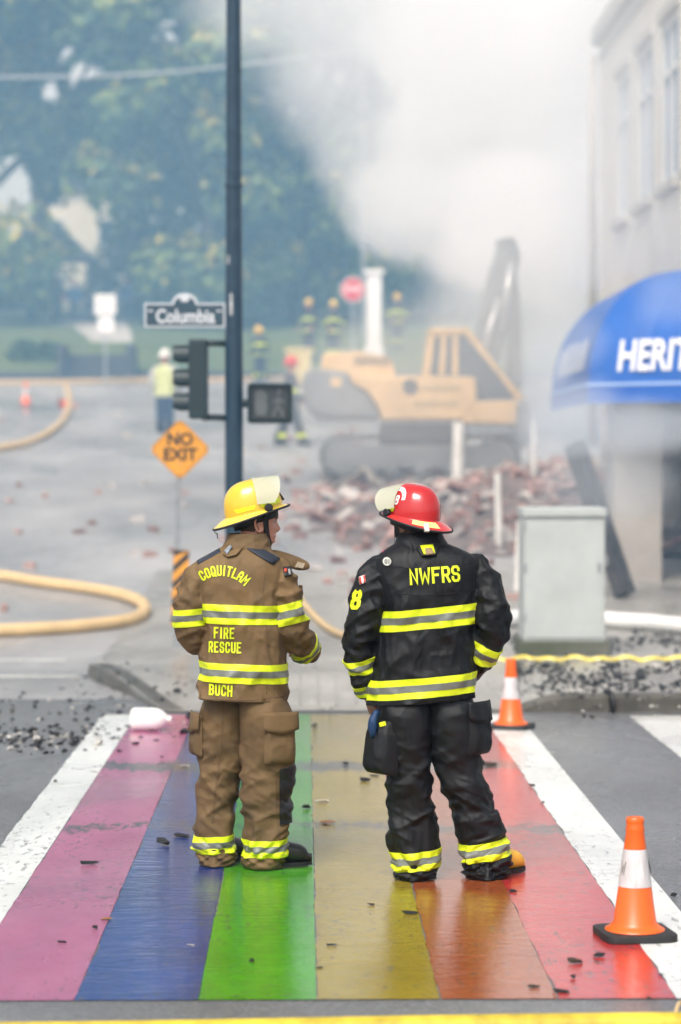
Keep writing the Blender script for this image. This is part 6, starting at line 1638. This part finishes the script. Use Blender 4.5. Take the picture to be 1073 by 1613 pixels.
for k in range(900):
    x, y = rs.gauss(4.0, 2.2), rs.gauss(39, 3.4)
    if not (-.5 < x < 10 and 33.2 < y < 47): continue
    z = rubble_h(x, y)
    if z < H(x, y) - .02: z = H(x, y)
    b.cur = rs.randrange(3); sc_ = rs.uniform(.5, 1.2)
    b.box((x, y, z + .02), (.2 * sc_ * rs.choice((.5, 1, 1, 2.6)), .1 * sc_ * rs.choice((.7, 1, 1.6)), .065 * sc_), Matrix.Rotation(rs.uniform(0, 3.1), 3, 'Z') @ Matrix.Rotation(rs.uniform(-.8, .8), 3, 'X') @ Matrix.Rotation(rs.uniform(-.6, .6), 3, 'Y'))
tag(b.build('brick_rubble', BR, fix=False), kind='stuff')
m_plank = mat('plank_weathered', (.30, .27, .24), .85, var=.3, vscale=6)
for (p, q_, Y, w_, lb) in (((575, 742), (520, 770), 41.5, .16, 'pale timber plank lying beside the excavator track'), ((590, 760), (572, 735), 41.3, .1, 'short splintered plank leaning by the excavator wheel'), ((700, 790), (770, 760), 39.5, .14, 'charred plank jutting from the rubble below the digger')):
    b = MB(); a, c = W(*p, Y), W(*q_, Y + .5); a.z = max(a.z, rubble_h(a.x, a.y) + .05); c.z = max(c.z, rubble_h(c.x, c.y) + .05); b.bar(a, c, w_, .05); tag(b.build('timber_plank', m_plank), lb, 'plank')
m_post = mat('post_white', (.66, .65, .62), .7, var=.2, vscale=6)
for (px, pt, pb, Y, w_, lean, lb) in ((721, 665, 735, 41.0, .2, .02, 'thick broken white post standing in front of the digger'), (841, 660, 760, 38.5, .085, .0, 'thin pale post standing right of the digger bucket'), (787, 745, 835, 34.0, .1, -.03, 'pale post behind the red helmet'), (815, 820, 900, 29.5, .1, .04, 'leaning pale post just left of the grey cabinet')):
    a, c = W(px, pb, Y), W(px, pt, Y); z0 = max(H(a.x, Y), min(a.z, rubble_h(a.x, Y))) - .05
    b = MB(); b.tube([(a.x, Y, z0), (a.x + lean * .5, Y, (z0 + c.z) / 2), (a.x + lean, Y, c.z)], w_ / 2, 10); o = b.build('broken_post', m_post, smooth=True, angle=40); tag(o, lb, 'post')

# ------------------------------------------------------------------ charred debris
m_char = mat('char', (.012, .012, .013), .55, var=.5, vscale=30, bump=.6, bscale=60); m_char2 = mat('char_brown', (.05, .03, .02), .7, var=.5, vscale=20, bump=.6, bscale=60); m_chip = mat('chip_pale', (.45, .43, .40), .6)
def chunk_mesh(seed, m, flat=.5, long=1.0):
    r = random.Random(seed); bm = bmesh.new()
    for k in range(16): bm.verts.new((r.uniform(-.5, .5) * long, r.uniform(-.35, .35), r.uniform(0, flat)))
    res = bmesh.ops.convex_hull(bm, input=bm.verts[:]); bmesh.ops.delete(bm, geom=[v for v in bm.verts if not v.link_faces], context='VERTS')
    me = bpy.data.meshes.new('debris_chunk'); bm.to_mesh(me); bm.free(); me.materials.append(m); return me
CM = [chunk_mesh(k, (m_char, m_char, m_char2, m_char)[k % 4], (.45, .3, .35, .6)[k % 4], (1, 1.4, 1.2, .9)[k % 4]) for k in range(10)]
CP = chunk_mesh(50, m_chip, .3, 1.3); CT = chunk_mesh(51, mat('leaf_brown', (.25, .10, .035), .6), .25, 1.2)
near = [(140, 1364, 26, 'p'), (98, 1489, 13, 'p'), (150, 1467, 14, 'p'), (168, 1453, 18, 't'), (255, 1333, 34, 'b'), (287, 1320, 26, 'b'), (300, 1492, 11, 'w'), (398, 1520, 14, 'g'), (585, 1429, 14, 'y'), (645, 1443, 20, 'y'), (522, 1493, 15, 'y'), (503, 1528, 10, 'y'),
        (483, 1276, 16, 'g'), (505, 1266, 22, 'w'), (515, 1300, 26, 't'), (497, 1147, 14, 'y'), (545, 1206, 12, 'y'), (575, 1232, 20, 'y'), (590, 1224, 14, 'y'), (808, 1408, 14, 'o'), (840, 1560, 17, 'o'), (905, 1521, 30, 'r'), (943, 1511, 22, 'r'), (903, 1545, 14, 'r'), (885, 1568, 24, 'r'), (1022, 1576, 12, 'r'), (1040, 1541, 9, 'r'),
        (838, 1240, 15, 'r'), (854, 1267, 10, 'r'), (770, 1208, 24, 'r'), (1062, 1415, 14, 'a'), (1023, 1473, 9, 'a'), (200, 1146, 9, 'p'), (150, 1163, 12, 'w'), (255, 1195, 8, 'p'), (246, 1168, 9, 'p'), (148, 1218, 12, 'w'), (88, 1234, 9, 'a'), (290, 1209, 14, 'w')]
wh = {'p': 'pink', 'b': 'blue', 'g': 'green', 'y': 'yellow', 'o': 'orange', 'r': 'red'}
cnt = {}
for k, (px, py, w_, c) in enumerate(sorted(near, key=lambda n: -n[1])):
    cnt[c] = cnt.get(c, 0) + 1; od = ('nearest', 'second nearest', 'third nearest', 'fourth nearest', 'fifth nearest', 'sixth nearest', 'seventh nearest', 'eighth nearest', 'ninth nearest', 'farthest')[min(9, cnt[c] - 1)]
    gq = GP(px, py); kk = w_ / (FPX / gq.y); me = CP if c == 'w' else (CT if c == 't' else CM[k % 10])
    o = bpy.data.objects.new('debris_chunk', me); C.objects.link(o); o.location = (gq.x, gq.y, .005); o.rotation_euler = (0, 0, rs.uniform(-.6, .6)); o.scale = (kk, kk, kk * .75)
    lb = {'w': 'pale flat chip on the wet crosswalk, %s of the pale chips', 't': 'brown curled scrap on the wet crosswalk, %s of the brown scraps', 'a': 'small black chunk on the bare asphalt beside the crosswalk, %s of them'}.get(c) or 'black charred chunk on the ' + wh[c] + ' stripe, %s of those there'
    tag(o, lb % od, 'debris', 'charred scraps on the crosswalk')
# fine charred litter: too many to count
def litter(n, fn, name, label, s0, s1, mats):
    b = MB(); src = [chunk_mesh(200 + k, mats[0], .5) for k in range(5)]
    for k in range(n):
        q = fn()
        if q is None: continue
        s = rs.uniform(s0, s1) * (2 if rs.random() < .04 else 1); a = rs.uniform(0, 6.28); me = src[k % 5]; b.cur = 0 if rs.random() < .85 else 1
        b.add([(q[0] + s * (v.co.x * math.cos(a) - v.co.y * math.sin(a)), q[1] + s * (v.co.x * math.sin(a) + v.co.y * math.cos(a)), q[2] + s * v.co.z) for v in me.vertices], [tuple(p.vertices) for p in me.polygons])
    o = tag(b.build(name, mats, fix=False), kind='stuff'); o['label'] = label
def on_walk():
    px = rs.uniform(800, 1090); py = rs.choice((rs.gauss(1068, 14), rs.gauss(1062, 20), rs.gauss(1008, 9)))
    if noise.noise(Vector((px * .02, py * .05, 3))) < -.12: return None
    g_ = GP(px, py, SW); return (g_.x, g_.y, SW(g_.x, g_.y))
def on_left():
    px, py = rs.gauss(60, 75), rs.gauss(1163, 11)
    if rs.random() < .35: px, py = rs.uniform(-10, 340), rs.gauss(1120, 28)
    if px > 330 or py > 1260: return None
    g_ = GP(px, py); return (g_.x, g_.y, max(H(g_.x, g_.y), SW(g_.x, g_.y) if g_.y > 18.9 and g_.x > XL(g_.y) else 0))
def on_mid():
    px, py = rs.uniform(100, 1073), rs.gauss(1085, 30)
    if py > 1125 or py < 1015: return None
    g_ = GP(px, py, SW); return (g_.x, g_.y, max(H(g_.x, g_.y), SW(g_.x, g_.y) if g_.x > XL(g_.y) else 0))
litter(1500, on_walk, 'charred_gravel', 'black charred gravel strewn on the pavement before the cabinet', .02, .055, [m_char, m_chip])
litter(300, on_left, 'charred_gravel', 'black charred litter strewn on the asphalt at left', .02, .055, [m_char, m_chip])
litter(320, on_mid, 'charred_gravel', 'fine grit on the kerb ramp', .012, .03, [m_char, m_chip])
HAZE_COL = (.36, .67, 1.0, 1); HAZE_D = .0007; SMOKE_STEP = 2.5; DRIFT_D = .0055; DRIFT_COL = (.36, .67, 1.0, 1)
# ------------------------------------------------------------------ haze and smoke
b = MB(); b.box((0, 110, 15.5), (340, 480, 42))
hz = tag(b.build('haze', None or mat('haze_air', (1, 1, 1))), kind='stuff')
hm = hz.data.materials[0]; nt = hm.node_tree; nt.nodes.clear()
out = nt.nodes.new('ShaderNodeOutputMaterial'); pv_ = nt.nodes.new('ShaderNodeVolumePrincipled')
pv_.inputs['Color'].default_value = HAZE_COL; pv_.inputs['Density'].default_value = HAZE_D; pv_.inputs['Anisotropy'].default_value = 0.0
pv_.inputs['Absorption Color'].default_value = (1, 1, 1, 1)
nt.links.new(pv_.outputs[0], out.inputs['Volume'])

def smoke(name, label, lo, hi, blobs, dens, nscale, namp, seed, col=(.97, .975, .985, 1), bottom=None):
    """one body of smoke: soft lobes broken up by turbulence; blobs (centre, radii, weight)"""
    b = MB(); c = [(lo[k] + hi[k]) / 2 for k in range(3)]; b.box(c, [hi[k] - lo[k] for k in range(3)])
    m = bpy.data.materials.new(name); m.use_nodes = True; nt = m.node_tree; N = nt.nodes; Lk = nt.links; N.clear()
    out = N.new('ShaderNodeOutputMaterial'); pv = N.new('ShaderNodeVolumePrincipled'); Lk.new(pv.outputs[0], out.inputs['Volume'])
    pv.inputs['Color'].default_value = col; pv.inputs['Anisotropy'].default_value = 0.1
    tc = N.new('ShaderNodeTexCoord'); P = tc.outputs['Object']
    off = N.new('ShaderNodeVectorMath'); off.operation = 'ADD'; off.inputs[1].default_value = (seed, seed * 2, seed * 3); Lk.new(P, off.inputs[0])
    nz = N.new('ShaderNodeTexNoise'); nz.inputs['Scale'].default_value = nscale; nz.inputs['Detail'].default_value = 4; nz.inputs['Roughness'].default_value = .6
    Lk.new(off.outputs[0], nz.inputs['Vector'])
    ns = N.new('ShaderNodeMath'); ns.operation = 'MULTIPLY_ADD'; Lk.new(nz.outputs[0], ns.inputs[0]); ns.inputs[1].default_value = -2 * namp; ns.inputs[2].default_value = namp
    tot = None
    for (c, r, w) in blobs:
        s = N.new('ShaderNodeVectorMath'); s.operation = 'SUBTRACT'; Lk.new(P, s.inputs[0]); s.inputs[1].default_value = tuple(c)
        d = N.new('ShaderNodeVectorMath'); d.operation = 'DIVIDE'; Lk.new(s.outputs[0], d.inputs[0]); d.inputs[1].default_value = tuple(r)
        l = N.new('ShaderNodeVectorMath'); l.operation = 'LENGTH'; Lk.new(d.outputs[0], l.inputs[0])
        a = N.new('ShaderNodeMath'); a.operation = 'ADD'; Lk.new(l.outputs['Value'], a.inputs[0]); Lk.new(ns.outputs[0], a.inputs[1])
        mr = N.new('ShaderNodeMapRange'); mr.interpolation_type = 'SMOOTHSTEP'; Lk.new(a.outputs[0], mr.inputs[0])
        mr.inputs[1].default_value = 1.0; mr.inputs[2].default_value = (.74 if w >= .5 and dens > .7 else .45); mr.inputs[3].default_value = 0; mr.inputs[4].default_value = w * dens
        if tot is None: tot = mr.outputs[0]
        else:
            mx = N.new('ShaderNodeMath'); mx.operation = 'MAXIMUM'; Lk.new(tot, mx.inputs[0]); Lk.new(mr.outputs[0], mx.inputs[1]); tot = mx.outputs[0]
    Lk.new(tot, pv.inputs['Density'])
    m.cycles.volume_step_rate = SMOKE_STEP
    o = b.build(name, m); o['kind'] = 'stuff'; o['label'] = label
    return o
SY = 52.0
def B(px, py, rx, rz, w, Y=SY, ry=5.0):
    k = Y / FPX; return (W(px, py, Y), (rx * k, ry, rz * k), w)
bl = [B(825, 150, 245, 240, 1), B(780, 330, 205, 130, .8), B(900, 30, 260, 190, 1), B(645, 330, 115, 95, .5), B(890, 490, 110, 210, .32), B(905, 300, 160, 230, 1), B(715, 50, 190, 170, .8),
      B(560, 70, 190, 180, .34), B(460, -10, 190, 140, .22), B(640, -140, 300, 230, .5), B(870, -170, 330, 240, 1), B(590, 240, 110, 150, .2), B(795, 470, 160, 190, .36, 43.0, 2.6), B(880, 640, 150, 120, .24, 42.6, 2.4), B(680, 620, 320, 180, .26, 42.0, 2.2), B(800, 780, 300, 150, .2, 41.8, 2.2)]
smoke('smoke', 'dense white smoke rising over the digger and the corner building', (-7.5, 40.2, 1.0), (13, 58.5, 21), bl, .72, .42, .66, 3.1, col=(.995, .996, .998, 1))
bl = [B(900, 665, 130, 85, 1, 28.2, 1.1), B(1015, 675, 170, 65, 1, 28.2, 1.1), B(860, 590, 60, 100, .7, 28.2, .9), B(1065, 470, 80, 70, .45, 27.9, .8), B(960, 760, 150, 80, .5, 28.2, 1.1), B(905, 540, 60, 60, .4, 28.2, .9)]
smoke('smoke', 'pale smoke curling out from under the blue awning', (1.6, 26.9, .1), (6.5, 29.35, 6.2), bl, .6, .8, .5, 7.7, col=(.86, .91, .97, 1))
bl = [B(945, 200, 110, 420, 1, 33, 3.2), B(1000, 120, 120, 300, .7, 31, 2.6), B(1050, 380, 120, 110, .5, 30, 2.2), B(990, 330, 120, 160, .8, 32, 2.6)]
smoke('smoke', 'thin smoke drifting along the upper wall of the corner building', (2.0, 27.6, 4.3), (4.97, 37.5, 11.5), bl, .17, .5, .45, 9.3, col=(.97, .98, 1.0, 1))

# thin drifting smoke over the side street: a wide soft-edged lens of even density
b = MB(); b.ball((-2, 57, 6), 1, 40, 24, (46, 43, 17)); o = tag(b.build('drifting_smoke', hm.copy(), smooth=True), kind='stuff'); o['label'] = 'thin blue smoke drifting over the side street'
dm = o.data.materials[0].node_tree.nodes; [setattr(n.inputs['Density'], 'default_value', DRIFT_D) for n in dm if n.bl_idname == 'ShaderNodeVolumePrincipled']
[setattr(n.inputs['Color'], 'default_value', DRIFT_COL) for n in dm if n.bl_idname == 'ShaderNodeVolumePrincipled']
